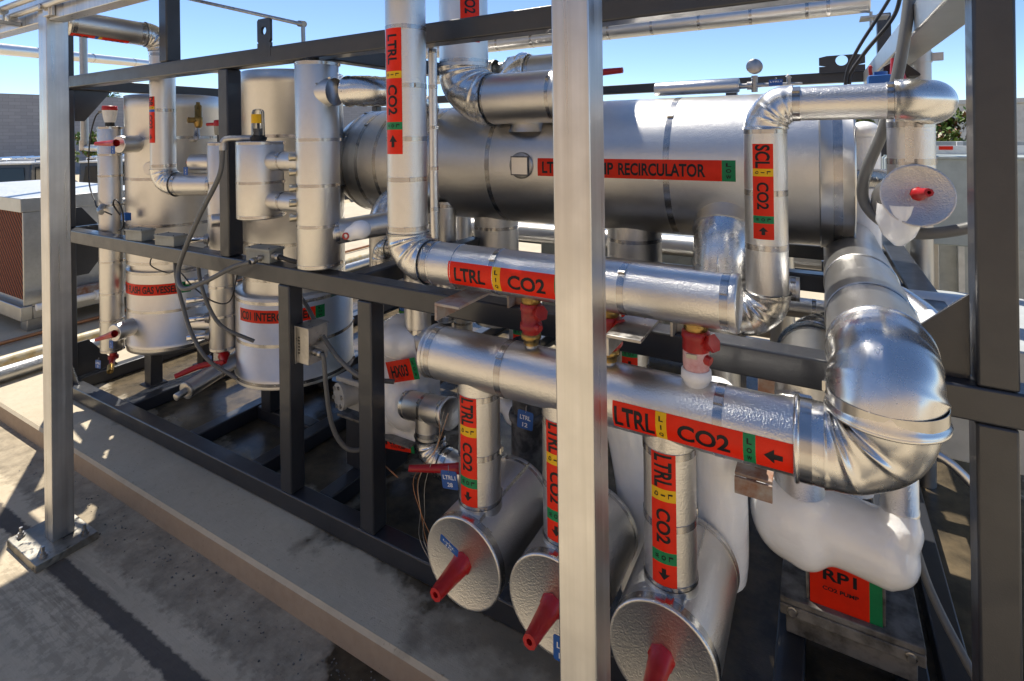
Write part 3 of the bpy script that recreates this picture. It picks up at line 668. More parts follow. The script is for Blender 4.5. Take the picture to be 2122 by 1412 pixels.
marker(T, (-.443, HY, H2Z), (1, 0, 0), (0, -1, 0), .077, segs([(.104, 'r', 'LTRL', 'wide'), (.025, *LIQ), (.163, 'r', 'CO2', 'run'), (.025, *LOW), (.072, 'r', '', '-')]), h=.070, a0=R(-10))

# three drop legs into valve canisters
CZ, CY0, CY1, CR = .489, 1.22, 1.545, .124
for i, (x, lb) in enumerate(((-.883, 'valve canister with drop leg, left of the middle post, blue tag on its cap'), (-.605, 'valve canister with drop leg half hidden by the middle aluminium post'), (-.327, 'valve canister with drop leg, nearest, cut off by the bottom edge'))):
    T = thing('valve_canister', lb, 'valve', (x, 1.38, CZ-CR), 'insulated valve canisters under the lower header')
    mb = MB(); mb.lathe((x, CY0, CZ), (0, 1, 0), [(.004, CR), (CY1-CY0, CR)], 72); part(T, 'canister', mb, 'stucco')
    mb = MB(); mb.box((x+.045, CY0+.02, CZ+CR*.9), (x+.0465, CY1-.01, CZ+CR*.9+.0165)); part(T, 'lap_seam', mb, 'smooth_metal')
    mb = MB(); mb.lathe((x, CY0-.001, CZ), (0, 1, 0), [(0, 0), (0, CR-.006), (-.002, CR-.002), (0, CR+.001), (.006, CR+.0012)], 72); part(T, 'cap', mb, 'stucco')
    mb = MB(); mb.lathe((x, CY1, CZ), (0, 1, 0), [(-.012, CR+.001), (-.002, CR+.003), (.002, CR+.001), (.002, CR*.45)], 72); part(T, 'cap', mb, 'stucco')
    band(T, (x, CY0+.014, CZ), (0, 1, 0), CR, .016, [2.2, 1.65, 1.7][i])
    band(T, (x, CY1-.014, CZ), (0, 1, 0), CR, .012, 1.2)
    mb = MB(); mb.lathe((x, HY, .56), (0, 0, 1), [(0, .064), (.06, .0645)], 56); part(T, 'collar', mb, 'stucco')
    mb = MB(); mb.lathe((x, HY, .60), (0, 0, 1), [(0, .0618), (.4, .0618)], 56); part(T, 'drop_leg', mb, 'stucco')
    bands(T, [(x, HY, z) for z in (.932, .765, .622)], (0, 0, 1), .0625, .011)
    stem(T, (x, CY0-.002, CZ+.002), (0, -1, 0.0 if i != 1 else .05))
    marker(T, (x, HY, .940), (0, 0, -1), (0, -1, 0), .0625, segs([(.083, 'r', 'LTRL', 'wide'), (.028, *LIQ), (.118, 'r', 'CO2', 'run'), (.028, *LOW), (.052, 'r', '', '+')]), h=.058)
vtag((-.887, 1.165, .574), 'dark blue tag hung from the red stem on the left canister cap', ['LTRL', '10'], (.95, -.1, -.28), (.35, -.35, .82), .066, .036)
vtag((-.545, 1.165, .447), 'blue tag reading LTRL 104 hung from the canister behind the middle post', ['LTRL', '104'], (1, 0, 0), (0, 0, 1), .06, .06)

# red relief valves between the headers
def relief(x, frosted, label, zb):
    T = thing('relief_valve', label, 'valve', (x, HY, zb), 'red valves hanging from the upper header')
    mb = MB(); mb.lathe((x, HY, 1.24), (0, 0, -1), [(-.02, .025), (0, .026), (.004, .028), (.016, .028), (.02, .025)], 24); part(T, 'collar', mb, 'brass')
    m2 = 'red_paint'
    mb = MB(); mb.lathe((x, HY, 1.222), (0, 0, -1), [(0, .024), (.004, .0295), (.02, .030), (.024, .0275), (.055, .0275), (.058, .031), (.072, .031), (.075, .026), (.088, .024)] if not frosted else [(0, .024), (.004, .032), (.018, .033), (.022, .030), (.046, .031), (.048, .030)], 28); part(T, 'body', mb, m2)
    mb = MB(); mb.lathe((x+.024, HY-.012, 1.195), (.75, -.35, .35), [(0, .016), (.016, .017), (.018, .021), (.026, .021), (.027, 0)], 6); mb.lathe((x+.024, HY-.012, 1.16), (.85, -.3, -.2), [(0, .012), (.013, .011), (.014, 0)], 8); part(T, 'bonnet', mb, m2)
    if frosted:
        mb = MB(); mb.lathe((x, HY, 1.1745), (0, 0, -1), [(0, .030), (.03, .0305), (.045, .029)], 28); part(T, 'frosted_body', mb, 'frosted_red')
        mb = MB(); mb.lathe((x, HY, 1.13), (0, 0, -1), [(0, .030), (.003, .034), (.022, .035), (.026, .030), (.12, .030)], 28); part(T, 'outlet', mb, 'frost_white')
        mb = MB(); mb.tube([(x, HY, 1.03), (x, 1.36, .97), (x, 1.47, .93), (x, 1.55, .88)], .034, 16); part(T, 'frosted_pipe', mb, 'frost_white')
        mb = MB(); mb.obox((x-.004, HY-.0318, 1.168), (.012, 0, 0), (0, .001, 0), (0, 0, .005)); part(T, 'nameplate', mb, 'steel')
    else:
        mb = MB(); mb.lathe((x, HY, 1.135), (0, 0, -1), [(-.002, .024), (.002, .028), (.012, .028), (.015, .022), (.03, .020)], 24); part(T, 'outlet', mb, 'brass')
        mb = MB(); mb.cyl((x, HY, 1.108), (x, HY, 1.06), .017, n=20); part(T, 'nipple', mb, 'steel')
relief(-.705, False, 'red valve with brass collars left of the middle post', 1.09)
relief(-.478, False, 'red valve just right of the middle post', 1.09)
relief(-.261, True, 'red valve turned white with frost on its lower half', 1.0)

# ------------------------------------------------------------------ big horizontal recirculator
VY, VZ, VR = 2.5, 1.54, .311
T = thing('recirculator_vessel', 'big silver horizontal vessel with a red recirculator label', 'vessel', (-1.2, VY, VZ-VR))
prof = [(0, 0), (0, .19)]+[(.02+.11*(1-math.cos(a)), .19+.11*math.sin(a)) for a in (R(25), R(50), R(75), R(90))]
mb = MB(); mb.lathe((-2.62, VY, VZ), (1, 0, 0), [(0, 0), (.004, .10), (.02, .17), (.055, .235), (.10, .275), (.16, .300), (.22, .3085), (.27, VR)], 96); part(T, 'dished_head', mb, 'stucco_far')
mb = MB(); mb.lathe((-2.36, VY, VZ), (1, 0, 0), [(0, VR), (2.36, VR)], 96); part(T, 'jacket', mb, 'stucco_far')
mb = MB(); mb.lathe((0, VY, VZ), (1, 0, 0), [(-.004, VR), (0, VR+.006), (.004, VR+.004), (.100, VR+.004), (.104, VR+.007), (.109, VR+.004), (.109, VR-.01), (.106, VR-.013), (.106, 0)], 96); part(T, 'end_ring', mb, 'brushed_metal')
bands(T, [(x, VY, VZ) for x in (-2.42, -2.30, -2.16, -1.80, -1.41, -.545)], (1, 0, 0), VR-.0002, .018); bands(T, [(.054, VY, VZ)], (1, 0, 0), VR+.0045, .020)
def vang(z): return math.asin((z-VZ)/VR)
marker(T, (-1.13, VY, VZ), (1, 0, 0), (0, -1, 0), VR, segs([(.80, 'r', 'LTRL    PUMP RECIRCULATOR', 'vessel'), (.05, 'g', 'LOW', 'stack')]), h=.082, a0=.002)
mb = MB(); mb.lathe((-1.215, VY-VR+.02, VZ+.006), (0, -1, 0), [(0, .062), (.026, .062), (.03, .056), (.03, 0)], 40); part(T, 'sight_port', mb, 'steel')
mb = MB(); mb.box((-1.265, VY-VR-.016, VZ-.04), (-1.168, VY-VR-.010, VZ+.050)); p_ = part(T, 'data_plate', mb, 'black_soot', bevel=.001)
mb = MB(); mb.box((-1.258, VY-VR-.0185, VZ-.034), (-1.175, VY-VR-.0158, VZ+.044)); part(T, 'plate_face', mb, 'brushed_metal')
for x, y, r_ in ((-1.551, 2.5, .122), (-.775, 2.5, .127), (-1.99, 2.48, .11)):
    mb = MB(); mb.lathe((x, y, VZ-VR+.06), (0, 0, -1), [(0, r_), (.62, r_)], 56); part(T, 'downcomer', mb, 'stucco_far'); bands(T, [(x, y, 1.19), (x, y, .98)], (0, 0, 1), r_)
mb = MB(); mb.tube([(-.33, 2.40, 1.40), (-.33, 2.28, 1.315), (-.33, 2.22, 1.265), (-.33, 2.19, 1.21), (-.33, 2.175, 1.14)], lambda t: .112+.004*math.sin(t*6.3-.5), 56, sub=8); part(T, 'nozzle_elbow', mb, 'smooth_metal')
mb = MB(); mb.lathe((-.33, 2.275, 1.312), (0, -.70, -.71), [(-.06, .117), (0, .119), (.004, .122), (.030, .1215), (.034, .125), (.038, .121), (.038, .10)], 56); part(T, 'nozzle_cover', mb, 'stucco')
mb = MB(); mb.tube([(-.332, 2.066, 1.14), (-.332, 2.075, 1.20), (-.332, 2.10, 1.255), (-.332, 2.14, 1.295)], .004, 8); part(T, 'cover_seam', mb, 'smooth_metal')
mb = MB(); mb.lathe((-.33, 2.175, 1.14), (0, 0, -1), [(0, .108), (.004, .108), (.012, .104), (.06, .10), (.064, .06), (.75, .06)], 48); part(T, 'nozzle_pipe', mb, 'stucco_far')
for x in (-2.05, -.35):
    mb = MB(); mb.box((x-.04, 2.3, .18), (x+.04, 2.7, 1.235)); part(T, 'saddle', mb, 'frame_paint', bevel=.006)

# suction pipe on the vessel
T = thing('suction_pipe', 'thick vertical pipe that bends onto the vessel, CO2 label with downward arrow', 'pipe', (-1.543, 2.2, 1.74))
SX, SY, SZ, SR = -1.543, 2.2, 1.864, .122
run(T, [(SX, SY, 3.15), (SX, SY, SZ), (-1.0, SY, SZ)], SR, .165, mat='stucco', er=1.03, caps=(False, True), bnd=False, creases=3, amp=.06, seed=31)
bands(T, [(SX, SY, 2.055)], (0, 0, 1), SR); bands(T, [(-1.372, SY, SZ), (-1.03, SY, SZ)], (1, 0, 0), SR)
mb = MB(); mb.lathe((-1.22, 2.28, SZ-.02), (0, 0, -1), [(0, .085), (.11, .087), (.14, .10)], 48); part(T, 'nozzle', mb, 'stucco')
marker(T, (SX, SY, 2.60), (0, 0, -1), (0, -1, 0), SR, segs([(.16, 'r', 'LTRS', 'run'), (.03, 'y', 'VAP', 'stack'), (.16, 'r', 'CO2', 'run'), (.11, 'r', '', '+')]), h=.098, a0=R(51))
# thin pipe behind the riser
T = thing('liquid_line', 'slim vertical silver pipe just right of the thick riser', 'pipe', (-1.267, 1.6, 1.37))
run(T, [(-1.50, 1.66, 2.06), (-1.267, 1.60, 2.06), (-1.267, 1.60, 1.26)], .0165, .03, mat='stucco', bandgap=.17, bw=.009)
T = thing('suction_branch', 'shiny elbow and pipe behind the suction pipe above the vessel', 'pipe', (-1.3, 2.75, 1.83))
run(T, [(-1.60, 2.78, 1.75), (-1.60, 2.78, 2.055), (-1.2, 2.78, 2.055)], .10, .125, bandgap=.4, seed=41, caps=(False, True))
T = thing('hot_gas_pipe', 'crumpled double elbow at the long overhead pipe behind the dark top rail', 'pipe', (-1.9, 3.3, 2.1))
run(T, [(-2.6, 3.3, 2.16), (-1.93, 3.3, 2.17), (-1.62, 3.05, 2.16), (-1.62, 3.05, 1.7)], .07, .10, bandgap=.4, seed=45, amp=.1)

T = thing('rear_cabinet', 'low grey control enclosure standing at the back of the skid under the vessel', 'cabinet', (-1.2, 3.8, .1))
mb = MB(); mb.box((-1.9, 3.72, .30), (-.72, 4.05, .98)); part(T, 'body', mb, 'box_grey', bevel=.006)
mb = MB(); mb.box((-1.86, 3.712, .34), (-1.33, 3.7195, .94)); part(T, 'door', mb, 'box_grey', bevel=.002)
mb = MB(); mb.box((-1.29, 3.712, .34), (-.76, 3.7195, .94)); part(T, 'door', mb, 'box_grey', bevel=.002)
mb = MB(); mb.box((-1.88, 3.75, .178), (-.74, 4.0, .2995)); part(T, 'plinth', mb, 'frame_paint')
for k, (x, y, r_, z1, lb) in enumerate(((-2.35, 3.3, .07, 1.9, 'upright silver pipe behind the vessel head'), (-2.62, 3.5, .05, 1.7, 'slim upright pipe behind the intercooler'), (-.52, 3.3, .055, 1.3, 'upright silver pipe behind the wide nozzle elbow'), (-.18, 3.1, .06, 1.3, 'upright silver pipe behind the SCL pipe'))):
    T = thing('rear_riser', lb, 'pipe', (x, y, .1)); run(T, [(x, y, .18), (x, y, z1)], r_, .05, bandgap=.35, caps=(False, True), mat='stucco_far')
for k, (z, y, lb) in enumerate(((.62, 3.2, 'low level pipe crossing behind the canisters'), (.80, 3.05, 'level pipe crossing behind the sooty pipe'))):
    T = thing('rear_pipe', lb, 'pipe', (-1.2, y, z)); run(T, [(-2.6, y, z), (.1, y, z)], .05, .05, bandgap=.5, mat='stucco_far')

# SCL pipe
T = thing('scl_pipe', 'silver pipe with SCL label, elbows at top and bottom, in front of the vessel', 'pipe', (-.141, 1.75, 1.1))
QX, QY = -.141, 1.75
run(T, [(-.75, QY, 1.138), (QX, QY, 1.138), (QX, QY, 1.699)], .0585, .078, bnd=False, creases=5, amp=.08, seed=52, er=1.08)
mb = MB(); mb.elbow((QX+.002, QY, 1.769), (0, 0, 1), (1, 0, 0), .072, .061, .054, creases=4, amp=.08, seed=56); part(T, 'elbow', mb, 'smooth_metal')
mb = MB(); mb.lathe((QX+.07, QY, 1.769), (1, 0, 0), [(0, .0485), (.246, .0485)], 48); part(T, 'jacket', mb, 'stucco')
mb = MB(); mb.elbow((.258, QY, 1.769), (1, 0, 0), (.05, 1, -.05), .085, .056, .058, creases=0, amp=.05, seed=58); part(T, 'elbow', mb, 'smooth_metal')
mb = MB(); mb.lathe((.27, QY+.08, 1.765), (.05, 1, -.05), [(0, .05), (.5, .05)], 40); part(T, 'jacket', mb, 'stucco')
bands(T, [(QX, QY, z) for z in (1.693, 1.511, 1.352, 1.208)], (0, 0, 1), .0585); bands(T, [(-.058, QY, 1.769), (.165, QY, 1.769)], (1, 0, 0), .0495, .014)
marker(T, (QX, QY, 1.655), (0, 0, -1), (0, -1, 0), .0585, segs([(.072, 'r', 'SCL', 'wide'), (.022, *LIQ), (.114, 'r', 'CO2', 'run'), (.022, *LOW), (.046, 'r', '', '-')]), h=.056, a0=R(-3))

# right hand valve with facing cap
T = thing('insulated_valve', 'capped round valve canister at upper right with bright red stem facing out', 'valve', (.222, 1.95, 1.40))
run(T, [(.226, 1.9, 1.50), (.226, 1.9, 1.80)], .057, .05, bnd=False); bands(T, [(.226, 1.9, z) for z in (1.705, 1.60)], (0, 0, 1), .057)
mb = MB(); mb.box((.206, 1.8405, 1.60), (.226, 1.843, 1.70)); part(T, 'lap_seam', mb, 'smooth_metal')
ax_ = V((.05, -1, .22)).normalized(); pc = V((.226, 1.80, 1.512))
mb = MB(); mb.lathe(pc-ax_*.20, ax_, [(0, .06), (.0, .082), (.20, .083)], 64); part(T, 'canister', mb, 'stucco')
mb = MB(); mb.lathe(pc, ax_, [(0, .0845), (.004, .0845), (.005, .08), (.004, .078), (.004, 0)], 64); part(T, 'cap', mb, 'stucco')
stem(T, pc+ax_*.004+V((.002, 0, .003)), V((.22, -.9, .16)), .065, .017, .011, 'red_plastic')
mb = MB(); mb.lathe((.188, 1.83, 1.465), (0, .05, -1), [(-.02, .05), (.03, .054), (.07, .038), (.098, .012), (.101, 0)], 28); part(T, 'ice', mb, 'ice')

# ------------------------------------------------------------------ gauge manifold on the vessel top
T = thing('gauge_manifold', 'pressure gauge on a valve manifold with a small silver cylinder on the vessel top', 'gauge', (-.35, 2.5, 1.85))
mb = MB(); mb.can((-.665, 2.5, 1.893), (-.30, 2.5, 1.893), .031); part(T, 'cylinder', mb, 'stucco')
mb = MB(); mb.lathe((-.30, 2.5, 1.888), (1, 0, 0), [(0, .012), (.03, .012), (.031, .018), (.05, .018), (.052, .010), (.16, .008), (.18, .006), (.24, .004)], 16); mb.cyl((-.24, 2.5, 1.86), (-.24, 2.5, 1.93), .013, n=16); mb.cyl((-.11, 2.5, 1.885), (-.11, 2.5, 1.915), .008, n=12); mb.cyl((-.115, 2.5, 1.912), (-.105, 2.5, 1.922), .012, n=6); part(T, 'valve_body', mb, 'steel')
mb = MB(); mb.lathe((-.238, 2.512, 1.968), (-.1, -1, .1), [(0, 0), (0, .031), (.022, .032), (.024, .029), (.024, 0)], 36); part(T, 'gauge_head', mb, 'steel')
vtag((-.156, 2.46, 1.893), 'small blue tag by the gauge manifold on the vessel top', ['LTRL1'], (1, 0, .02), (0, 0, 1), .052, .026)

T = thing('relief_valve', 'small bright red capped stem against the sky right of the middle post', 'valve', (-.98, 2.6, 1.8)); mb = MB(); mb.lathe((-1.02, 2.6, 1.98), (0, 0, -1), [(-.05, 0), (-.05, .035), (.0, .04), (.16, .03)], 20); part(T, 'body', mb, 'steel')
stem(T, (-.97, 2.6, 2.005), (1, .03, .03), .115, .018, .015)
T = thing('solenoid_valve', 'small blue solenoid with looped black leads at the level column port', 'valve', (-3.56, 1.58, 1.2)); mb = MB(); mb.box((-3.575, 1.565, 1.215), (-3.525, 1.60, 1.26)); part(T, 'coil', mb, 'blue_paint', bevel=.003)
mb = MB(); mb.tube([(-3.57, 1.56, 1.25), (-3.60, 1.54, 1.31), (-3.55, 1.53, 1.345), (-3.50, 1.54, 1.29), (-3.51, 1.55, 1.19), (-3.56, 1.55, 1.16)], .0045, 8); part(T, 'lead', mb, 'black_rubber')
T = thing('ball_valve', 'small valve with yellow handle behind the level column', 'valve', (-5.2, 2.6, 1.1)); mb = MB(); mb.tube([(-5.35, 2.62, 1.10), (-5.1, 2.9, 1.09)], .025, 12, sub=1); part(T, 'body', mb, 'steel')
mb = MB(); mb.obox((-5.19, 2.52, 1.135), (.06, .07, 0), (.008, -.007, 0), (0, 0, .012)); part(T, 'handle', mb, 'yellow_paint', bevel=.003)
T = thing('vent_stack', 'small silver vent cap and blue-tagged valve behind the elbow of the tall column', 'vent', (-2.2, 2.75, 1.6)); mb = MB(); mb.cyl((-2.21, 2.75, 1.55), (-2.21, 2.75, 1.83), .05); mb.lathe((-2.21, 2.75, 1.83), (0, 0, 1), [(0, .062), (.008, .062), (.01, .02), (.05, .018), (.055, .03), (.08, .028), (.08, 0)], 24); part(T, 'stack', mb, 'stucco')
mb = MB(); mb.can((-2.5, 2.7, 1.72), (-2.28, 2.7, 1.72), .055, 28); part(T, 'side_port', mb, 'stucco')
# ------------------------------------------------------------------ overhead and far pipes
def plain(name, label, pts, r_, Rb, **k):
    T = thing(name, label, 'pipe', min((V(p) for p in pts), key=lambda p: p.z)); run(T, pts, r_, Rb, **k); return T
plain('overhead_pipe', 'long straight silver pipe high behind the middle post under the top edge', [(-3.6, 3.5, 2.392), (.24, 3.5, 2.392)], .058, .1, bandgap=.30, mat='stucco_far', caps=(False, True))
plain('far_overhead_pipe', 'slim silver pipe crossing the sky behind the left post', [(-5.6, .87, 2.42), (-9.95, 6.3, 2.99), (-9.95, 6.3, .1)], .052, .10, bandgap=.9, mat='stucco_far', bw=.02)
T = plain('drain_reclaim_pipe', 'silver pipe from top left dropping before the flash vessel, narrow red label', [(-3.29, 1.13, 2.62), (-3.29, 1.13, 2.292), (-3.225, 1.63, 2.270), (-3.225, 1.63, 1.437), (-2.90, 1.74, 1.437)], .0635, .085, bandgap=.34, seed=61, amp=.06)
marker(T, (-3.225, 1.63, 1.93), (0, 0, -1), (0, -1, 0), .0635, segs([(.056, 'r', 'DR', 'wide'), (.016, 'y', 'LIQ', 'stack'), (.014, 'b', '', ''), (.112, 'r', 'CO2', 'run'), (.06, 'r', '', '+')]), h=.058)
marker(T, (-3.278, 1.22, 2.288), (.129, .990, -.044), (.36, -.08, -.93), .0635, segs([(.10, 'r', 'DR', 'run'), (.015, 'b', '', ''), (.015, 'y', '', ''), (.12, 'r', 'CO2', 'run')]), h=.058, a0=R(-18))
T = thing('steel_drain', 'bare grey steel pipe dropping to an elbow beside the level column', 'pipe', (-4.62, 1.8, 1.63)); mb = MB()
mb.tube([(-4.62, 1.8, 2.62), (-4.62, 1.8, 1.645)], .024, 18, sub=1); part(T, 'pipe', mb, 'galvanized')
mb = MB(); mb.cyl((-4.62, 1.8, 1.69), (-4.62, 1.8, 1.62), .032, n=20); mb.tube([(-4.62, 1.8, 1.645), (-4.55, 1.8, 1.635), (-3.95, 1.72, 1.635)], .024, 16, sub=2); part(T, 'elbow', mb, 'steel')
T = thing('sensor_tubing', 'thin dark tube descending from top left to the top of the tall column', 'tube', (-2.0, 1.6, 2.05)); mb = MB()
mb.tube([(-3.4, 1.6, 2.57), (-2.01, 1.6, 2.20)], .009, 10, sub=1); part(T, 'tube', mb, 'steel')
mb = MB(); mb.cyl((-2.022, 1.6, 2.203), (-1.985, 1.6, 2.196), .014, n=12); mb.tube([(-1.995, 1.6, 2.20), (-1.993, 1.6, 2.09)], .009, 10, sub=1); part(T, 'elbow', mb, 'steel')
plain('low_cross_pipe', 'horizontal silver pipe at low level behind the lower elbow of the SCL pipe', [(-.9, 2.2, 1.114), (-.02, 2.2, 1.114), (.5, 2.2, 1.114)], .043, .05, bandgap=.6)
plain('rear_pipe', 'silver pipe running level under the vessel at the back', [(-3.2, 3.5, .965), (.0, 3.5, .965)], .066, .1, bandgap=.55, mat='stucco_far')
plain('rear_pipe', 'short bright pipe seen between the tall column and the vessel head', [(-4.4, 3.1, 1.315), (-2.6, 3.1, 1.335)], .085, .1, bandgap=.45, mat='stucco_far')
plain('tall_column_outlet', 'silver pipe rising to the right from the tall column toward the vessel', [(-1.75, 1.53, 1.295), (-1.56, 1.80, 1.327)], .050, .03, bandgap=.3, caps=(False, True))
T = thing('iced_valve', 'white frosted valve knob with red ring right of the tall column', 'valve', (-1.61, 1.53, 1.27)); mb = MB(); mb.ell((-1.60, 1.545, 1.318), (.044, .044, .04)); mb.ell((-1.622, 1.518, 1.307), (.03, .031, .031)); part(T, 'ice', mb, 'ice', blob=.006)
mb = MB(); mb.lathe((-1.619, 1.488, 1.301), (.3, -1, 0), [(0, .014), (.005, .014), (.005, .009), (0, .009)], 20); part(T, 'ring', mb, 'red_plastic')
plain('small_elbow_pipe', 'small pipe with crimped elbow below the frosted valve knob', [(-1.83, 1.9, .95), (-1.83, 1.9, 1.165), (-1.45, 1.9, 1.165)], .042, .055, bandgap=.2, seed=71)
plain('bent_return_pipe', 'rounded elbow half hidden behind the riser below the vessel head', [(-1.94, 2.05, .9), (-1.94, 2.05, 1.36), (-1.70, 2.45, 1.42)], .085, .12, bandgap=.3, seed=73)
plain('vertical_branch', 'stubby vertical pipe dropping from the mid rail into the tee by the iced exchanger', [(-1.483, 1.75, 1.22), (-1.483, 1.75, .86)], .056, .05, bandgap=.25)
plain('vertical_branch', 'second vertical pipe below the riser elbow, right of the first', [(-1.447, 1.9, 1.2), (-1.447, 1.9, .87)], .041, .05, bandgap=.25)
plain('tee_pipe', 'level tee pipe running behind the cap of the lower header', [(-1.56, 1.75, .835), (-1.10, 1.75, .815)], .062, .05, bandgap=.4, caps=(True, False))
plain('upright_pipe', 'short upright pipe under the vessel just right of the thin vertical pipe', [(-1.743, 2.3, .9), (-1.743, 2.3, 1.34)], .056, .05, bandgap=.2)
for i, (x, y, lb) in enumerate(((-1.08, 1.95, 'silver pipe with a red CO2 label behind the first red valve'), (-.62, 1.95, 'silver pipe with a red CO2 label behind the frosted red valve'))):
    T = plain('labelled_pipe', lb, [(x, y, .5), (x, y, 1.16)], .062, .05, bandgap=.3, caps=(False, True))
    marker(T, (x, y, 1.14), (0, 0, -1), (0, -1, 0), .062, segs([(.09, 'r', 'LTRL', 'run'), (.02, *LIQ), (.13, 'r', 'CO2', 'run'), (.025, *LOW), (.06, 'r', '', '+')]), h=.058, a0=R(10))
T = plain('return_valve_pipe', 'big drum shaped pipe and crimped elbow behind the mid rail left of the depth pipe', [(-.03, 1.78, .93), (-.03, 2.2, .93), (.2, 2.2, .98)], .10, .12, bandgap=.3, caps=(True, False), seed=81)
T = thing('stub_valve', 'round capped drum with dark red stem below the mid rail', 'valve', (-.06, 1.6, .84)); mb = MB(); mb.can((-.07, 1.62, .90), (-.07, 1.95, .90), .075); part(T, 'drum', mb, 'stucco')
stem(T, (-.10, 1.60, .92), (.05, -.8, -.5), .10, .024, .013)

# ------------------------------------------------------------------ upright vessels at left
T = thing('flash_vessel', 'tall silver upright vessel labelled flash gas vessel', 'vessel', (-3.62, 1.9, .30))
FX, FYc, FR = -3.615, 1.9, .268
mb = MB(); mb.lathe((FX, FYc, .93), (0, 0, 1), [(0, FR), (.94, FR), (.945, FR+.002), (1.03, FR+.002), (1.034, FR-.004), (1.034, 0)], 96); part(T, 'upper_jacket', mb, 'stucco_far')
mb = MB(); mb.lathe((FX, FYc, .86), (0, 0, 1), [(0, FR-.02), (.075, FR-.02)], 72); part(T, 'neck', mb, 'stucco_far')
mb = MB(); mb.lathe((FX, FYc, .40), (0, 0, 1), [(0, 0), (0, FR-.004), (.004, FR+.004), (.055, FR+.004), (.058, FR), (.488, FR), (.490, FR-.022)], 96); part(T, 'lower_jacket', mb, 'stucco_far')
bands(T, [(FX, FYc, z) for z in (1.925, 1.70, 1.452, 1.17, .945, .885, .655)], (0, 0, 1), FR); bands(T, [(FX, FYc, .428)], (0, 0, 1), FR+.0042)
marker(T, (FX-.07, FYc, .775), (1, 0, 0), (.30, -.955, 0), FR, [(.3, 'r', '', '')], h=.01) if False else None
def ring_marker(T, c, rad, z, a0, segs_, h, name='pipe_marker'):
    """marker wrapped round an upright vessel, reading left to right"""
    mb = MB(); L = sum(s_[0] for s_ in segs_)
    def F(a, t, off): g = a0+a/rad; return V((c[0]+math.sin(g)*(rad+off), c[1]-math.cos(g)*(rad+off), z+t))
    a = 0
    for (wd, col, tx, mode) in segs_:
        na = max(3, int(wd/.012)); vs = [F(a+wd*i/na, (-.5+j/2)*h, .0015) for i in range(na+1) for j in range(3)]
        mb.add(vs, [(i*3+j, (i+1)*3+j, (i+1)*3+j+1, i*3+j+1) for i in range(na) for j in range(2)], CI[col], True)
        if tx:
            if mode == 'stack':
                for i, ch in enumerate(tx):
                    tv, tf = text2d(ch); tc = h*(.29-.58*i/(len(tx)-1)); pts = [F(a+wd*(.3+.4*x), tc+h*.17*(y-.5), .0024) for x, y in tv]
                    mb.add(pts, [f if (pts[f[1]]-pts[f[0]]).cross(pts[f[2]]-pts[f[1]]).dot(pts[f[0]]-V((c[0], c[1], pts[f[0]].z))) > 0 else f[::-1] for f in tf], 4, True)
            else:
                bm = bmesh.new(); tv, tf = text2d(tx); vv = [bm.verts.new((x, y, 0)) for x, y in tv]
                for f in tf:
                    try: bm.faces.new([vv[i] for i in f])
                    except ValueError: pass
                for k in range(1, 40): bmesh.ops.bisect_plane(bm, geom=bm.verts[:]+bm.edges[:]+bm.faces[:], plane_co=(k/40, 0, 0), plane_no=(1, 0, 0))
                bm.verts.index_update(); pts = [F(a+wd*(.03+.94*v.co.x), h*(-.33+.66*v.co.y), .0024) for v in bm.verts]
                fs = [[v.index for v in f.verts] for f in bm.faces]; bm.free()
                mb.add(pts, [f if (pts[f[1]]-pts[f[0]]).cross(pts[f[2]]-pts[f[1]]).dot(pts[f[0]]-V((c[0], c[1], pts[f[0]].z))) > 0 else f[::-1] for f in fs], 4, True)
        a += wd
    return part(T, name, mb, STK)
ring_marker(T, (FX, FYc), FR+.0005, .79, R(-27), [(.435, 'r', 'FGV1 FLASH GAS VESSEL', 'run'), (.055, 'g', 'LOW', 'stack')], .066)
for x, y in ((FX+.02, 1.74), (FX+.02, 2.06)):
    mb = MB(); mb.box((x-.03, y-.035, .18), (x+.045, y+.035, .402)); mb.box((x-.05, y-.055, .178), (x+.065, y+.055, .188)); part(T, 'leg', mb, 'frame_paint', bevel=.004)
for p_, d_, r_, L_ in (((FX+.06, FYc-.22, 1.665), (.25, -1, 0), .050, .15), ((FX+.0, FYc-.22, .565), (.25, -1, 0), .050, .16), ((FX+.16, FYc-.2, 1.52), (.5, -1, 0), .04, .05)):
    mb = MB(); d0 = V(d_).normalized(); mb.can(V(p_), V(p_)+d0*L_, r_, 32); part(T, 'nozzle', mb, 'stucco')
stem(T, (-3.49, 1.505, 1.673), (-.98, -.22, -.02), .155, .019, .010); stem(T, (-3.54, 1.505, .572), (-.94, -.25, -.33), .14, .019, .010)
vtag((-3.48, 1.49, 1.635), 'small blue tag under the upper red stem of the flash vessel', ['L', '2'], (.9, .2, 0), (0, 0, 1), .03, .045)
vtag((-3.53, 1.49, .52), 'pale blue tag under the lower red stem of the flash vessel', ['L', '5'], (.9, .2, 0), (0, 0, 1), .03, .045)
# brass relief valve on top right of the flash vessel
T = thing('brass_relief_valve', 'brass safety valve in front of the flash vessel beside the red label', 'valve', (-3.13, 1.75, 1.68)); mb = MB()
mb.lathe((-3.14, 1.78, 1.755), (0, 0, 1), [(0, .012), (.01, .02), (.03, .024), (.06, .024), (.065, .019), (.13, .019), (.135, .012), (.15, .010)], 20); mb.lathe((-3.14, 1.77, 1.80), (-.3, -1, 0), [(0, .016), (.045, .017), (.047, .010), (.040, 0)], 20); part(T, 'body', mb, 'brass')
mb = MB(); mb.lathe((-3.14, 1.77, 1.755), (0, 0, -1), [(0, .013), (.04, .014), (.042, .017), (.07, .017)], 16); mb.tube([(-3.14, 1.77, 1.70), (-3.16, 1.77, 1.685), (-3.25, 1.80, 1.685)], .013, 10); part(T, 'elbow', mb, 'steel')
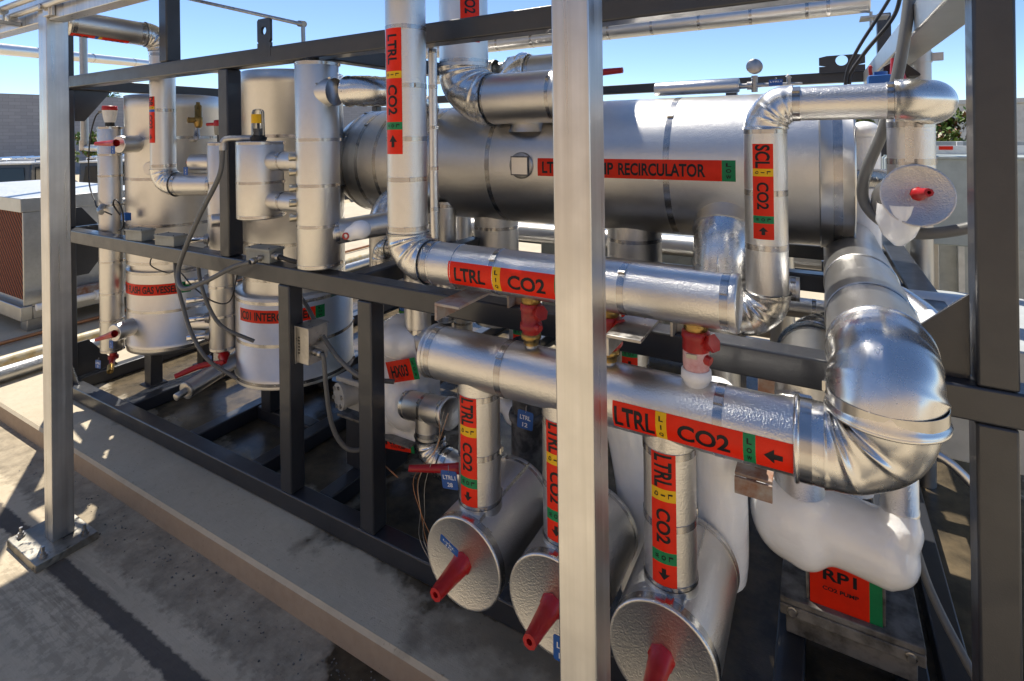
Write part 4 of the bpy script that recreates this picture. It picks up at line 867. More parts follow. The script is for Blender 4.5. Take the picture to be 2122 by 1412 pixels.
# level column
T = thing('level_column', 'slim silver column standing left of the flash vessel with red and white sensor head', 'column', (-3.81, 1.62, .37))
LX, LY, LR = -3.822, 1.62, .0625
mb = MB(); mb.can((LX, LY, .385), (LX, LY, 1.775), LR, 48); part(T, 'column', mb, 'stucco'); bands(T, [(LX, LY, z) for z in (1.766, 1.60, 1.47, 1.29, .94, .745, .58, .395)], (0, 0, 1), LR, .009)
mb = MB(); mb.cyl((LX+.005, LY, 1.775), (LX+.005, LY, 1.80), .025, n=20); part(T, 'sensor_stem', mb, 'black_rubber')
mb = MB(); mb.lathe((LX+.005, LY, 1.80), (0, 0, 1), [(0, .026), (.01, .030), (.03, .034), (.055, .038), (.075, .040)], 28); part(T, 'sensor_head', mb, 'white_paint')
mb = MB(); mb.lathe((LX+.005, LY, 1.875), (0, 0, 1), [(0, .040), (.003, .041), (.022, .040), (.027, .036), (.027, 0)], 28); part(T, 'sensor_cap', mb, 'red_plastic')
mb = MB(); mb.cyl((LX-.035, LY-.02, 1.868), (LX-.075, LY-.02, 1.868), .010, n=14); part(T, 'cable_gland', mb, 'steel')
mb = MB(); mb.tube([(LX+.02, LY-.05, 1.29), (LX+.10, LY-.10, 1.275), (LX+.17, LY-.12, 1.268)], .016, 12); part(T, 'test_port', mb, 'steel')
mb = MB(); mb.lathe((LX+.01, LY, .385), (0, 0, -1), [(0, .02), (.03, .02), (.031, .028), (.05, .028), (.052, .012)], 16); mb.tube([(LX+.02, LY, .345), (LX+.06, LY-.03, .33), (LX+.10, LY-.05, .315)], .015, 10); part(T, 'drain_valve', mb, 'red_paint')
mb = MB(); mb.lathe((LX+.085, LY-.045, .322), (.55, -.3, -.25), [(0, .019), (.05, .017), (.052, .010), (.045, 0)], 14); part(T, 'drain_cap', mb, 'brass')
vtag((LX-.005, LY-.075, .325), 'blue tag hanging from the drain valve under the level column', ['LTRL1', '3'], (.95, .2, 0), (.1, 0, 1), .045, .05)
T = thing('sensor_cable', 'thin grey cable looping from the sensor head down to the level column port', 'cable', (-3.95, 1.55, 1.2)); mb = MB()
mb.tube([(LX-.075, LY-.02, 1.868), (LX-.115, LY-.03, 1.83), (LX-.135, LY-.05, 1.70), (LX-.16, LY-.05, 1.52), (LX-.12, LY-.06, 1.40), (LX-.02, LY-.075, 1.32), (LX+.08, LY-.10, 1.285), (LX+.2, LY-.08, 1.25)], .004, 8); part(T, 'cable', mb, 'black_rubber')

# intercooler
IX, IY = -2.648, 2.05
T = thing('intercooler_vessel', 'wide stepped silver upright vessel labelled intercooler behind the dark posts', 'vessel', (IX, IY, .28))
mb = MB(); mb.lathe((IX, IY, .84), (0, 0, 1), [(0, .276), (1.14, .276), (1.145, .279), (1.215, .279), (1.219, .272), (1.219, 0)], 96); part(T, 'upper_jacket', mb, 'stucco_far')
mb = MB(); mb.lathe((IX, IY, .37), (0, 0, 1), [(0, 0), (0, .312), (.004, .321), (.055, .321), (.058, .316), (.475, .316), (.479, .312), (.483, .27)], 96); part(T, 'lower_jacket', mb, 'stucco_far')
bands(T, [(IX, IY, z) for z in (2.03, 1.70, 1.40, 1.12, .93)], (0, 0, 1), .276); bands(T, [(IX, IY, z) for z in (.822, .60)], (0, 0, 1), .316); bands(T, [(IX, IY, .398)], (0, 0, 1), .3212)
ring_marker(T, (IX, IY), .3165, .755, R(-8), [(.43, 'r', 'IC01 INTERCOOLER', 'run'), (.052, 'g', 'LOW', 'stack')], .068)
for x, y in ((IX-.02, 1.9), (IX-.02, 2.25)):
    mb = MB(); mb.box((x-.04, y-.04, .178), (x+.04, y+.04, .372)); part(T, 'leg', mb, 'frame_paint', bevel=.004)
mb = MB(); mb.can((IX-.05, IY-.30, 1.26), (IX-.12, IY-.42, 1.26), .035, 28); part(T, 'nozzle', mb, 'stucco')
T = thing('oil_drain_valve', 'small silver sleeve with steel stub poking from the base of the intercooler, red handle behind', 'valve', (-2.68, 1.6, .3))
a_, b_ = V((-2.84, 1.86, .47)), V((-2.785, 1.50, .42)); d0 = (b_-a_).normalized()
mb = MB(); mb.lathe(a_, d0, [(0, .042), ((b_-a_).length, .042)], 32); part(T, 'sleeve', mb, 'stucco'); band(T, a_+d0*.05, d0, .042); band(T, a_+d0*.18, d0, .042, .006)
mb = MB(); mb.lathe(b_, d0, [(-.01, .043), (.0, .044), (.003, .042), (.003, .018), (.055, .018), (.057, .016), (.057, 0)], 28); part(T, 'stub', mb, 'steel')
mb = MB(); mb.tube([b_+V((-.0, .2, .07)), b_+V((-.10, .13, .055)), b_+V((-.16, .03, .025))], lambda t: .012+.004*math.sin(t*3), 8); part(T, 'handle', mb, 'red_plastic')
# sight glass column
GX, GY, GR = -2.875, 1.75, .067
T = thing('sight_glass_column', 'silver column with a row of protruding sight glasses between the two upright vessels', 'column', (GX, GY, .5))
mb = MB(); mb.can((GX, GY, .53), (GX, GY, 1.672), GR, 48); part(T, 'column', mb, 'stucco'); bands(T, [(GX, GY, z) for z in (1.66, 1.45, 1.27, 1.08, .88, .72, .54)], (0, 0, 1), GR, .009)
for z in (1.14, 1.075, .92, .815, .71, .612):
    d0 = V((-.62, -.78, 0)).normalized(); p_ = V((GX, GY, z))+d0*GR
    mb = MB(); mb.lathe(p_, d0, [(-.004, .031), (.006, .031), (.008, .026), (.018, .026), (.02, .014)], 24); part(T, 'fitting', mb, 'brass' if z > 1.2 else 'steel')
    mb = MB(); mb.lathe(p_+d0*.02, d0, [(0, .0165), (.085, .0165), (.087, .013), (.080, 0)], 20); part(T, 'sight_glass', mb, 'chrome')
for z, L_ in ((1.56, .13), (.665, .12)):
    d0 = V((-.85, -.35, 0)).normalized(); p_ = V((GX, GY+.02, z)); mb = MB(); mb.can(p_, p_+d0*(GR+L_), .045, 32); part(T, 'side_port', mb, 'stucco')
    stem(T, p_+d0*(GR+L_), d0, .03, .014, .010)
mb = MB(); mb.cyl((GX-.005, GY, 1.672), (GX-.005, GY, 1.71), .014, n=14); part(T, 'sensor_stem', mb, 'black_rubber')
mb = MB(); mb.lathe((GX-.005, GY, 1.71), (0, 0, 1), [(0, .022), (.005, .026), (.05, .029)], 20); part(T, 'sensor_head', mb, 'box_grey')
mb = MB(); mb.lathe((GX-.005, GY, 1.76), (0, 0, 1), [(0, .030), (.03, .029), (.034, .024), (.034, 0)], 20); mb.cyl((GX-.03, GY-.01, 1.772), (GX-.075, GY-.03, 1.770), .009, n=12); part(T, 'sensor_cap', mb, 'red_plastic')
mb = MB(); mb.lathe((GX+.02, GY, .53), (0, 0, -1), [(0, .015), (.02, .015), (.021, .022), (.05, .024), (.052, .010)], 14); mb.tube([(GX-.08, GY-.02, .515), (GX-.02, GY, .50)], .009, 8, sub=1); part(T, 'drain_valve', mb, 'red_paint'); stem(T, (GX+.03, GY-.015, .497), (.85, -.45, -.12), .07, .026, .010)
vtag((GX-.045, GY-.05, .475), 'pale blue tag below the sight glass column', ['L', '9'], (.95, .2, 0), (.1, 0, 1), .03, .05)
vtag((-3.02, 1.64, 1.515), 'blue tag below the stubby side port of the sight glass column', ['L', '7'], (.95, .2, 0), (0, 0, 1), .03, .045)
# tall column with side float chamber, both standing between the mid rail and the top rail
CX_, CY_, CRr = -1.796, 1.506, .086
T = thing('tall_separator_column', 'tall silver column standing on the mid rail with a row of small round ports', 'column', (CX_, CY_, 1.16))
mb = MB(); mb.can((CX_, CY_, 1.160), (CX_, CY_, 1.998), CRr, 64); part(T, 'column', mb, 'stucco'); bands(T, [(CX_, CY_, z) for z in (1.990, 1.681, 1.496, 1.331, 1.171)], (0, 0, 1), CRr, .009)
mb = MB(); mb.cyl((CX_-.01, CY_-.01, 1.998), (CX_-.01, CY_-.01, 2.0135), .024, n=20); part(T, 'top_flange', mb, 'black_rubber')
for z in (1.611, 1.55, 1.485, 1.424, 1.365):
    p_ = V((CX_-.057, CY_-.065, z)); d0 = V((-.55, -.83, 0)).normalized(); mb = MB(); mb.lathe(p_, d0, [(-.01, .016), (.024, .016), (.026, .013), (.016, .011), (.016, 0)], 24); part(T, 'port', mb, 'brassy')
mb = MB(); mb.lathe((CX_-.04, CY_-.02, 1.873), (1, .12, 0), [(0, .056), (.15, .056)], 48); part(T, 'side_outlet', mb, 'stucco'); bands(T, [(CX_+.055, CY_-.006, 1.873), (CX_+.10, CY_, 1.873)], (1, .12, 0), .056, .009)
mb = MB(); mb.elbow((CX_+.285, CY_+.03, 1.873), (1, .1, 0), (-.1, 1, 0), .12, .060, creases=5, amp=.05, seed=91); part(T, 'elbow', mb, 'smooth_metal')
mb = MB(); mb.lathe((CX_+.275, CY_+.14, 1.873), (-.5, 1, -.05), [(0, .058), (.72, .058)], 48); part(T, 'jacket', mb, 'smooth_metal')
T = thing('float_chamber', 'shorter silver cylinder with clear domed switch on top, strapped beside the tall column', 'cylinder', (-2.167, 1.50, 1.337))
BX, BY, BR = -2.167, 1.50, .098
mb = MB(); mb.can((BX, BY, 1.337), (BX, BY, 1.677), BR, 64); part(T, 'cylinder', mb, 'stucco'); bands(T, [(BX, BY, z) for z in (1.668, 1.496, 1.348)], (0, 0, 1), BR, .008)
for z in (1.59, 1.415):
    mb = MB(); mb.lathe((BX+.05, BY, z), (1, 0, 0), [(0, .042), (.27, .042)], 36); part(T, 'cross_pipe', mb, 'stucco'); band(T, (BX+.165, BY, z), (1, 0, 0), .042, .009, 2.5)
mb = MB(); mb.lathe((BX-.01, BY, 1.677), (0, 0, 1), [(0, .031), (.005, .031), (.006, .035), (.018, .035), (.02, .028), (.026, .028)], 28); part(T, 'switch_base', mb, 'black_rubber')
mb = MB(); mb.lathe((BX-.01, BY, 1.701), (0, 0, 1), [(0, .029), (.105, .026), (.115, .022), (.120, .010), (.121, 0)], 28); part(T, 'clear_dome', mb, 'clear_dome')
mb = MB(); mb.cyl((BX-.01, BY, 1.70), (BX-.01, BY, 1.765), .0045, n=8); mb.box((BX-.026, BY-.007, 1.703), (BX+.006, BY+.007, 1.733)); part(T, 'switch', mb, 'black_soot')
ring_marker(T, (BX-.01, BY), .0278, 1.777, R(-30), [(.054, 'y', '', '')], .040, 'warning_label')
mb = MB(); mb.tube([(BX-.038, BY-.013, 1.690), (BX-.085, BY-.05, 1.691), (BX-.125, BY-.078, 1.688), (BX-.137, BY-.087, 1.672)], .014, 12); mb.cyl((BX-.137, BY-.087, 1.672), (BX-.137, BY-.087, 1.638), .016, n=14); part(T, 'gland_elbow', mb, 'steel')

# flexible conduits and junction boxes on the mid rail
def jbox(c, ang, label, sz=(.085, .045, .055)):
    T = thing('junction_box', label, 'box', c, 'junction boxes on the mid rail'); Rm = Matrix.Rotation(ang, 3, 'Z')
    X_, Y_, Z_ = Rm @ V((1, 0, 0)), Rm @ V((0, 1, 0)), V((0, 0, 1)); c = V(c)
    mb = MB(); mb.obox(c+Z_*sz[2]*.4, X_*sz[0]/2, Y_*sz[1]/2, Z_*sz[2]*.4); part(T, 'body', mb, 'box_grey', bevel=.002)
    mb = MB(); mb.obox(c+Z_*sz[2]*.9, X_*(sz[0]/2+.004), Y_*(sz[1]/2+.004), Z_*sz[2]*.1); part(T, 'lid', mb, 'box_grey', bevel=.002)
    mb = MB()
    for i in (-1, 1):
        for j in (-1, 1): mb.cyl(c+X_*i*sz[0]*.42+Y_*j*sz[1]*.40+Z_*sz[2], c+X_*i*sz[0]*.42+Y_*j*sz[1]*.4+Z_*(sz[2]+.003), .003, n=8)
    part(T, 'screw', mb, 'black_rubber'); return T, X_, Y_
def gland(T, p, d, r_=.011):
    mb = MB(); mb.lathe(p, d, [(0, r_*.9), (.008, r_), (.009, r_*1.35), (.02, r_*1.35), (.021, r_), (.034, r_*1.1), (.036, r_*1.4), (.05, r_*1.3), (.052, r_)], 12); return part(T, 'cable_gland', mb, 'steel')
T, X_, Y_ = jbox((-2.16, 1.512, 1.142), R(4), 'grey junction box right of the upper dark post with two cable glands', (.15, .075, .062))
gland(T, (-2.125, 1.475, 1.168), (-.2, -1, -.25)); gland(T, (-2.085, 1.50, 1.175), (1, -.15, -.02))
jbox((-3.24, 1.512, 1.142), R(6), 'grey junction box on the mid rail nearest the level column', (.14, .07, .06)); jbox((-2.93, 1.512, 1.142), R(6), 'grey junction box on the mid rail in front of the flash vessel', (.15, .07, .055))
def cable(name, pts, r_, mat, label, cat='cable', n=10, sub=8):
    T = MB(); T.tube(pts, r_, n, sub=sub); return solo(name, T, mat, label, cat)
cable('flexible_conduit', [(-2.305, 1.413, 1.642), (-2.322, 1.405, 1.523), (-2.442, 1.388, 1.348), (-2.528, 1.370, 1.198), (-2.595, 1.37, 1.075), (-2.50, 1.34, 1.015), (-2.36, 1.36, 1.06), (-2.22, 1.40, 1.13), (-2.137, 1.425, 1.155)], .0105, 'conduit_grey', 'thick grey flexible conduit looping from the domed switch to a junction box', 'conduit')
cable('flexible_conduit', [(-2.035, 1.495, 1.175), (-1.97, 1.50, 1.165), (-1.88, 1.54, 1.148), (-1.80, 1.62, 1.15)], .0095, 'black_rubber', 'short black conduit leaving the junction box along the rail toward the tall column', 'conduit')
cable('flexible_conduit', [(-2.93, 1.53, 1.10), (-2.86, 1.50, .98), (-2.80, 1.50, .84), (-2.72, 1.50, .71), (-2.62, 1.52, .60), (-2.52, 1.6, .50)], .0095, 'conduit_grey', 'grey conduit hanging from the mid rail left across the flash vessel label', 'conduit')
cable('flexible_conduit', [(-2.72, 1.53, 1.08), (-2.68, 1.52, .98), (-2.63, 1.53, .86), (-2.56, 1.56, .76), (-2.45, 1.65, .68)], .009, 'conduit_grey', 'grey conduit hanging from the mid rail right of the flash vessel label', 'conduit')
cable('flexible_conduit', [(-2.14, 1.56, 1.07), (-2.02, 1.60, .96), (-1.87, 1.58, .835), (-1.74, 1.56, .76), (-1.62, 1.57, .71), (-1.5, 1.62, .70)], .0095, 'conduit_grey', 'grey conduit sagging from the mid rail in front of the intercooler', 'conduit')
cable('signal_wire', [(-3.3, 1.60, 1.03), (-3.25, 1.57, .985), (-3.1, 1.58, .96), (-2.95, 1.56, .99), (-2.80, 1.55, .93), (-2.62, 1.55, .88), (-2.5, 1.56, .90), (-2.42, 1.55, 1.05)], .0035, 'black_rubber', 'thin black wire drooping under the mid rail before the flash vessel', 'wire')
T = thing('actuator_box', 'vented steel actuator box fixed to the lower dark post, with conduit below', 'box', (-1.90, 1.53, .73))
mb = MB(); mb.box((-1.938, 1.50, .735), (-1.862, 1.60, .885)); part(T, 'body', mb, 'steel', bevel=.002)
mb = MB(); mb.box((-1.942, 1.495, .8855), (-1.856, 1.605, .892)); mb.box((-1.945, 1.494, .73), (-1.9385, 1.606, .892)); part(T, 'lid', mb, 'steel', bevel=.001)
mb = MB()
for i in range(6): mb.box((-1.925, 1.4985, .775+.013*i), (-1.917, 1.4998, .782+.013*i))
part(T, 'vent', mb, 'black_rubber')
gland(T, (-1.8615, 1.53, .785), (1, -.1, 0), .012)
cable('flexible_conduit', [(-1.82, 1.525, .785), (-1.80, 1.525, .77), (-1.795, 1.53, .66), (-1.79, 1.55, .50), (-1.765, 1.58, .40), (-1.72, 1.62, .36), (-1.66, 1.72, .37), (-1.63, 1.8, .42)], .0095, 'conduit_grey', 'grey conduit dropping from the actuator box in a loop to the pump', 'conduit')

# ------------------------------------------------------------------ iced heat exchanger and pump two
T = thing('iced_heat_exchanger', 'block shaped heat exchanger buried in smooth white ice with part of a red label showing', 'exchanger', (-1.62, 1.78, .38))
mb = MB(); mb.obox((-1.56, 1.78, .63), (.11, .0, 0), (0, .08, 0), (0, 0, .21)); mb.ell((-1.52, 1.72, .575), (.105, .095, .12)); mb.ell((-1.58, 1.76, .86), (.08, .075, .06)); mb.ell((-1.63, 1.72, .58), (.085, .08, .18)); mb.ell((-1.55, 1.71, .825), (.11, .085, .075)); mb.ell((-1.47, 1.75, .80), (.06, .065, .045)); mb.ell((-1.655, 1.72, .76), (.07, .07, .13))
part(T, 'ice', mb, 'ice', blob=.010)
marker(T, (-1.555, 1.645, .715), (1, .0, .33), (0, -1, 0), 1, [(.135, 'r', 'HX03', 'run'), (.03, 'g', 'LOW', 'stack')], h=.085, flat=True, name='equipment_label')
mb = MB(); mb.box((-1.72, 1.66, .418), (-1.46, 1.95, .426)); part(T, 'drip_tray', mb, 'grimy_steel')
cable('temperature_wire', [(-1.640, 1.645, .66), (-1.632, 1.60, .58), (-1.595, 1.57, .48), (-1.53, 1.56, .41), (-1.44, 1.57, .36)], .003, 'copper', 'thin brown sensor wire hanging down the iced exchanger', 'wire', 6)
T = thing('valve_pipe', 'silver tee with flat cap and crimped elbow below the iced exchanger', 'pipe', (-1.3, 1.6, .45))
run(T, [(-1.46, 1.66, .60), (-1.205, 1.60, .655)], .054, .05, caps=(False, True), bandgap=.12)
run(T, [(-1.33, 1.63, .62), (-1.33, 1.63, .45), (-.98, 1.62, .42)], .054, .075, bandgap=.3, creases=7, amp=.07, seed=103)
for p_, L_ in (((-1.14, 1.95, .60), .25), ((-1.12, 1.85, .72), .2)):
    mb = MB(); mb.elbow(p_, (0, 0, 1), (-1, 0, 0), .07, .052, creases=6, amp=.08, seed=int(L_*100)); part(T, 'elbow', mb, 'smooth_metal')
T = thing('red_lever_valve', 'long red lever on a frosted valve beside the left drop leg', 'valve', (-1.06, 1.55, .36)); stem(T, (-1.105, 1.50, .535), (-.125, -.09, .012), .165, .017, .011, name='lever')
mb = MB(); mb.lathe((-1.10, 1.503, .535), (1, .7, -.08), [(-.012, .012), (0, .016), (.03, .018), (.05, .022), (.08, .026)], 14); part(T, 'body', mb, 'frost_white')
vtag((-1.072, 1.415, .553), 'bright blue tag reading LTRL1 28 under the red lever', ['LTRL1', '28'], (.92, .15, .08), (-.15, 0, 1), .058, .058)
q = random.Random(8)
T = thing('sensor_wires', 'tangle of thin tan sensor wires hanging beside the left drop leg', 'wires', (-1.2, 1.5, .2))
for i in range(4):
    x = -1.14+q.uniform(-.05, .03); mb = MB()
    mb.tube([(-1.12+q.uniform(-.02, .02), 1.45, .75), (-1.14+q.uniform(-.02, .02), 1.45, .62), (x-.06+q.uniform(-.04, .04), 1.43, .50), (x-.03, 1.42, .40), (x+q.uniform(-.04, .04), 1.42, .30), (x+.06, 1.42, .20)], .0011, 6, sub=5); part(T, 'wire', mb, 'copper' if i % 2 else 'steel')
def flanged(T, c, sc=1):
    c = V(c)
    mb = MB(); mb.lathe(c, (-.35, -1, 0), [(-.10*sc, .055*sc), (0, .055*sc), (.001, .060*sc), (.018*sc, .060*sc), (.022*sc, .050*sc), (.022*sc, 0)], 32); part(T, 'flange', mb, 'pump_grey')
    d0 = V((-.35, -1, 0)).normalized(); e1 = V((1, -.35, 0)).normalized()
    for k in range(6):
        a = k*math.pi/3+.3; p = c+d0*.022*sc+(e1*math.cos(a)+V((0, 0, 1))*math.sin(a))*.044*sc; mb = MB(); mb.lathe(p, d0, [(-.004, .009*sc), (.006*sc, .009*sc), (.006*sc, 0)], 6); part(T, 'bolt', mb, 'steel')
T = thing('refrigerant_pump', 'pale grey pump end with bolted round flange left of the dark post, red RP2 plate', 'pump', (-1.75, 1.72, .2))
flanged(T, (-1.885, 1.70, .52)); mb = MB(); mb.box((-1.93, 1.70, .575), (-1.78, 1.86, .60)); mb.box((-1.90, 1.74, .44), (-1.70, 1.90, .576)); part(T, 'housing', mb, 'pump_grey', bevel=.006)
mb = MB(); mb.lathe((-1.825, 1.75, .60), (0, 0, 1), [(0, .035), (.02, .035), (.022, .042), (.034, .042), (.036, .036), (.046, .034), (.046, 0)], 28); part(T, 'bonnet', mb, 'black_rubber')
mb = MB(); mb.box((-1.95, 1.725, .40), (-1.66, 1.95, .412)); part(T, 'base_plate', mb, 'grimy_steel', bevel=.002)
mb = MB(); mb.box((-1.91, 1.74, .18), (-1.68, 1.90, .3995)); part(T, 'pedestal', mb, 'frame_paint', bevel=.004)
marker(T, (-1.665, 1.712, .385), (1, 0, .14), (0, -1, 0), 1, [(.165, 'r', 'RP2', 'run'), (.02, 'g', '', '')], h=.085, flat=True, name='equipment_label')
marker(T, (-1.61, 1.711, .365), (1, 0, .14), (0, -1, 0), 1, [(.09, 'r', 'CO2 PUMP', 'wide')], h=.014, flat=True, name='equipment_label')
# frosted standing pipes behind the drop legs
T = thing('frosted_pipe', 'smooth white iced pipe standing behind the nearest drop leg', 'pipe', (-.25, 1.62, .18)); mb = MB()
mb.tube([(-.262, 1.66, .40), (-.258, 1.64, .50), (-.255, 1.61, .70), (-.262, 1.60, .86), (-.262, 1.56, .97)], lambda t: .066-.004*t+.006*math.sin(t*5), 24); part(T, 'ice', mb, 'ice')
T = thing('frosted_pipe', 'smooth white iced pipe curving behind the canister right of the middle post', 'pipe', (-.53, 1.62, .18)); mb = MB()
mb.tube([(-.50, 1.66, .25), (-.50, 1.64, .48), (-.52, 1.62, .66), (-.55, 1.60, .80), (-.62, 1.60, .86)], lambda t: .070-.022*t, 24); part(T, 'ice', mb, 'ice')
mb = MB(); mb.ell((-.545, 1.585, .84), (.05, .05, .045)); part(T, 'valve_cap', mb, 'black_rubber')
T = thing('sooty_pipe', 'blackened dark pipe with frost ring between the two drop legs, blue tag on it', 'pipe', (-.96, 1.75, .2)); mb = MB()
mb.lathe((-.96, 1.75, .30), (0, 0, 1), [(0, .062), (.33, .060), (.332, .068), (.345, .070), (.358, .066), (.36, .056), (.62, .054)], 32); part(T, 'pipe', mb, 'black_soot')
vtag((-.922, 1.665, .672), 'blue tag reading LTRL 12 on the sooty dark pipe', ['LTRL', '12'], (.97, .1, -.08), (.08, 0, 1), .06, .065)
T = thing('ice_lump', 'white ice lump behind the left drop leg', 'ice', (-.98, 1.75, .5)); mb = MB(); mb.ell((-1.07, 1.85, .575), (.05, .05, .05)); mb.ell((-1.12, 1.86, .60), (.04, .04, .045)); part(T, 'ice', mb, 'ice', blob=.01)
T = thing('rusty_bracket', 'rust streaked tan channel bracket behind the sooty pipe', 'bracket', (-.95, 1.9, .6)); mb = MB(); mb.box((-1.12, 1.88, .70), (-.80, 1.90, .80)); part(T, 'plate', mb, 'rusty_steel', bevel=.002)
T = thing('rusty_bracket', 'rust stained angle bracket above the left end of the iced pump', 'bracket', (-.2, 1.5, .75)); mb = MB(); mb.box((-.205, 1.50, .742), (-.115, 1.508, .785)); mb.box((-.205, 1.508, .785), (-.115, 1.60, .793)); mb.box((-.16, 1.55, .793), (-.152, 1.58, .84)); part(T, 'angle', mb, 'rusty_steel', bevel=.001)
T = thing('support_strut', 'upright tan steel strut behind the mid rail by the first red valve', 'strut', (-.73, 1.6, .18)); mb = MB(); mb.box((-.80, 1.70, .18), (-.755, 1.745, 1.06)); part(T, 'strut', mb, 'rusty_steel', bevel=.002)
T = thing('support_strut', 'upright tan steel strut below the mid rail left of the depth pipe', 'strut', (-.15, 1.62, .18)); mb = MB(); mb.box((-.155, 1.60, .8), (-.115, 1.64, 1.06)); part(T, 'strut', mb, 'rusty_steel', bevel=.002)

# iced pump one
T = thing('iced_pump', 'refrigerant pump coated in bulging white ice on a grimy base plate, red RP1 label', 'pump', (.05, 1.85, .18))
mb = MB()
mb.ell((-.085, 1.72, .592), (.108, .10, .122)); mb.ell((-.05, 1.70, .555), (.075, .08, .085)); mb.tube([(-.08, 1.73, .595), (.06, 1.73, .582), (.16, 1.71, .58)], .092, 20); mb.ell((.148, 1.70, .578), (.066, .075, .075)); mb.ell((.176, 1.71, .645), (.046, .06, .055)); mb.ell((-.062, 1.72, .655), (.078, .08, .045)); mb.ell((.171, 1.72, .69), (.045, .05, .025))
part(T, 'ice', mb, 'ice', blob=.010)
mb = MB(); mb.lathe((-.064, 1.72, .66), (0, 0, 1), [(0, .0685), (.0, .0695), (.012, .0695), (.013, .0675), (.36, .0675)], 48); part(T, 'suction_leg', mb, 'stucco')
mb = MB(); mb.lathe((.171, 1.72, .69), (0, 0, 1), [(0, .042), (0, .0432), (.012, .0432), (.013, .0415), (.36, .0415)], 40); part(T, 'discharge_leg', mb, 'stucco')
mb = MB(); mb.box((-.118, 1.755, .30), (.228, 2.05, .318)); mb.box((-.118, 1.752, .268), (.228, 1.768, .2995)); mb.box((-.105, 1.80, .18), (.215, 2.0, .2995)); part(T, 'base_plate', mb, 'grimy_steel', bevel=.003)
for x in (-.085, .195):
    mb = MB(); mb.lathe((x, 1.752, .286), (0, -1, 0), [(0, .014), (.003, .014), (.004, .010), (.010, .010), (.010, 0)], 10); part(T, 'bolt', mb, 'steel')
mb = MB(); mb.box((-.05, 1.78, .318), (-.042, 1.90, .43)); mb.box((.135, 1.78, .318), (.143, 1.90, .43)); mb.box((-.05, 1.90, .318), (.143, 1.95, .46)); part(T, 'cradle', mb, 'grimy_steel', bevel=.002)
marker(T, (-.04, 1.7765, .376), (1, 0, 0), (0, -1, 0), 1, [(.145, 'r', '', ''), (.03, 'g', '', '')], h=.135, flat=True, name='equipment_label')
marker(T, (-.025, 1.7755, .415), (1, 0, 0), (0, -1, 0), 1, [(.12, 'r', 'RP1', 'run')], h=.058, flat=True, name='equipment_label')
marker(T, (-.012, 1.7755, .374), (1, 0, 0), (0, -1, 0), 1, [(.095, 'r', 'CO2 PUMP', 'wide')], h=.016, flat=True, name='equipment_label')
T = thing('solenoid_valve', 'pale valve body with black nut behind the saddle of the iced pump', 'valve', (.10, 1.95, .6)); mb = MB(); mb.lathe((.085, 1.92, .60), (0, 0, 1), [(0, .045), (.10, .045), (.102, .03)], 12); mb.lathe((.06, 1.86, .64), (.2, -1, .3), [(0, .03), (.05, .03), (.06, .02), (.06, 0)], 20); part(T, 'body', mb, 'frost_white')
mb = MB(); mb.lathe((.09, 1.92, .70), (0, 0, 1), [(0, .032), (.02, .032), (.02, 0)], 6); part(T, 'nut', mb, 'black_rubber')
mb = MB(); mb.tube([(-.05, 1.98, .66), (.08, 1.95, .66)], .035, 16, sub=1); part(T, 'pipe', mb, 'steel')
cable('power_cable', [(.20, 1.85, .60), (.24, 1.80, .46), (.30, 1.72, .36), (.36, 1.68, .28), (.45, 1.7, .2)], .011, 'conduit_grey', 'grey power cable running from the iced pump to the right column', 'cable')
cable('power_cable', [(.17, 2.0, .74), (.25, 2.0, .735), (.33, 2.0, .70), (.42, 2.0, .6)], .013, 'conduit_metal', 'bright conduit just below the big crumpled elbow at right', 'conduit')
T = thing('motor_panel', 'grey motor enclosure with small warning stickers behind the crumpled elbow', 'panel', (.35, 2.4, .2)); mb = MB(); mb.box((.235, 2.20, .62), (.80, 2.9, 1.0)); part(T, 'casing', mb, 'panel_grey', bevel=.006)
for z in (.72, .86):
    mb = MB(); mb.box((.26, 2.197, z), (.30, 2.1995, z+.05)); part(T, 'warning_sticker', mb, 'sticker_yellow')
    mb = MB(); mb.box((.26, 2.1962, z+.038), (.30, 2.1988, z+.05)); part(T, 'warning_stripe', mb, 'sticker_red')

# frosted line and tag right of the depth pipe, hoses
T = thing('frosted_line', 'silver bend ending in a white iced cone beside the depth pipe', 'pipe', (.24, 1.85, 1.1)); mb = MB(); mb.tube([(.14, 2.05, 1.17), (.19, 1.98, 1.18), (.235, 1.90, 1.165), (.26, 1.84, 1.15)], .042, 18); part(T, 'bend', mb, 'smooth_metal')
mb = MB(); mb.lathe((.245, 1.86, 1.155), (.42, -.75, -.22), [(0, .030), (.01, .044), (.05, .043), (.12, .030), (.165, .012), (.17, 0)], 24); part(T, 'ice', mb, 'ice')
vtag((.238, 1.72, 1.085), 'dark blue tag reading LTRL1 33 beside the depth pipe', ['LTRL1', '33'], (1, .1, -.04), (0, 0, 1), .05, .046)
cable('hose', [(.26, 2.1, 2.36), (.25, 2.05, 2.15), (.215, 2.0, 1.90), (.17, 1.98, 1.70), (.125, 1.98, 1.57), (.115, 2.0, 1.48), (.15, 1.98, 1.42), (.22, 1.95, 1.385), (.33, 1.95, 1.40), (.45, 1.95, 1.45)], .0165, 'conduit_grey', 'thick grey conduit arcing down past the upper right elbow and behind the capped valve', 'conduit', 12)
cable('control_cable', [(.27, 2.3, 2.25), (.20, 2.3, 2.12), (.12, 2.3, 1.98), (.085, 2.3, 1.88), (.085, 2.3, 1.72), (.09, 2.3, 1.58), (.11, 2.3, 1.5)], .006, 'black_rubber', 'thin black cable hanging left of the thick conduit at upper right', 'cable', 8)
cable('control_cable', [(.26, 2.32, 2.23), (.235, 2.32, 2.10), (.15, 2.32, 1.98), (.10, 2.32, 1.90), (.095, 2.32, 1.86)], .007, 'black_rubber', 'second black cable sweeping under the grey rail at upper right', 'cable', 8)
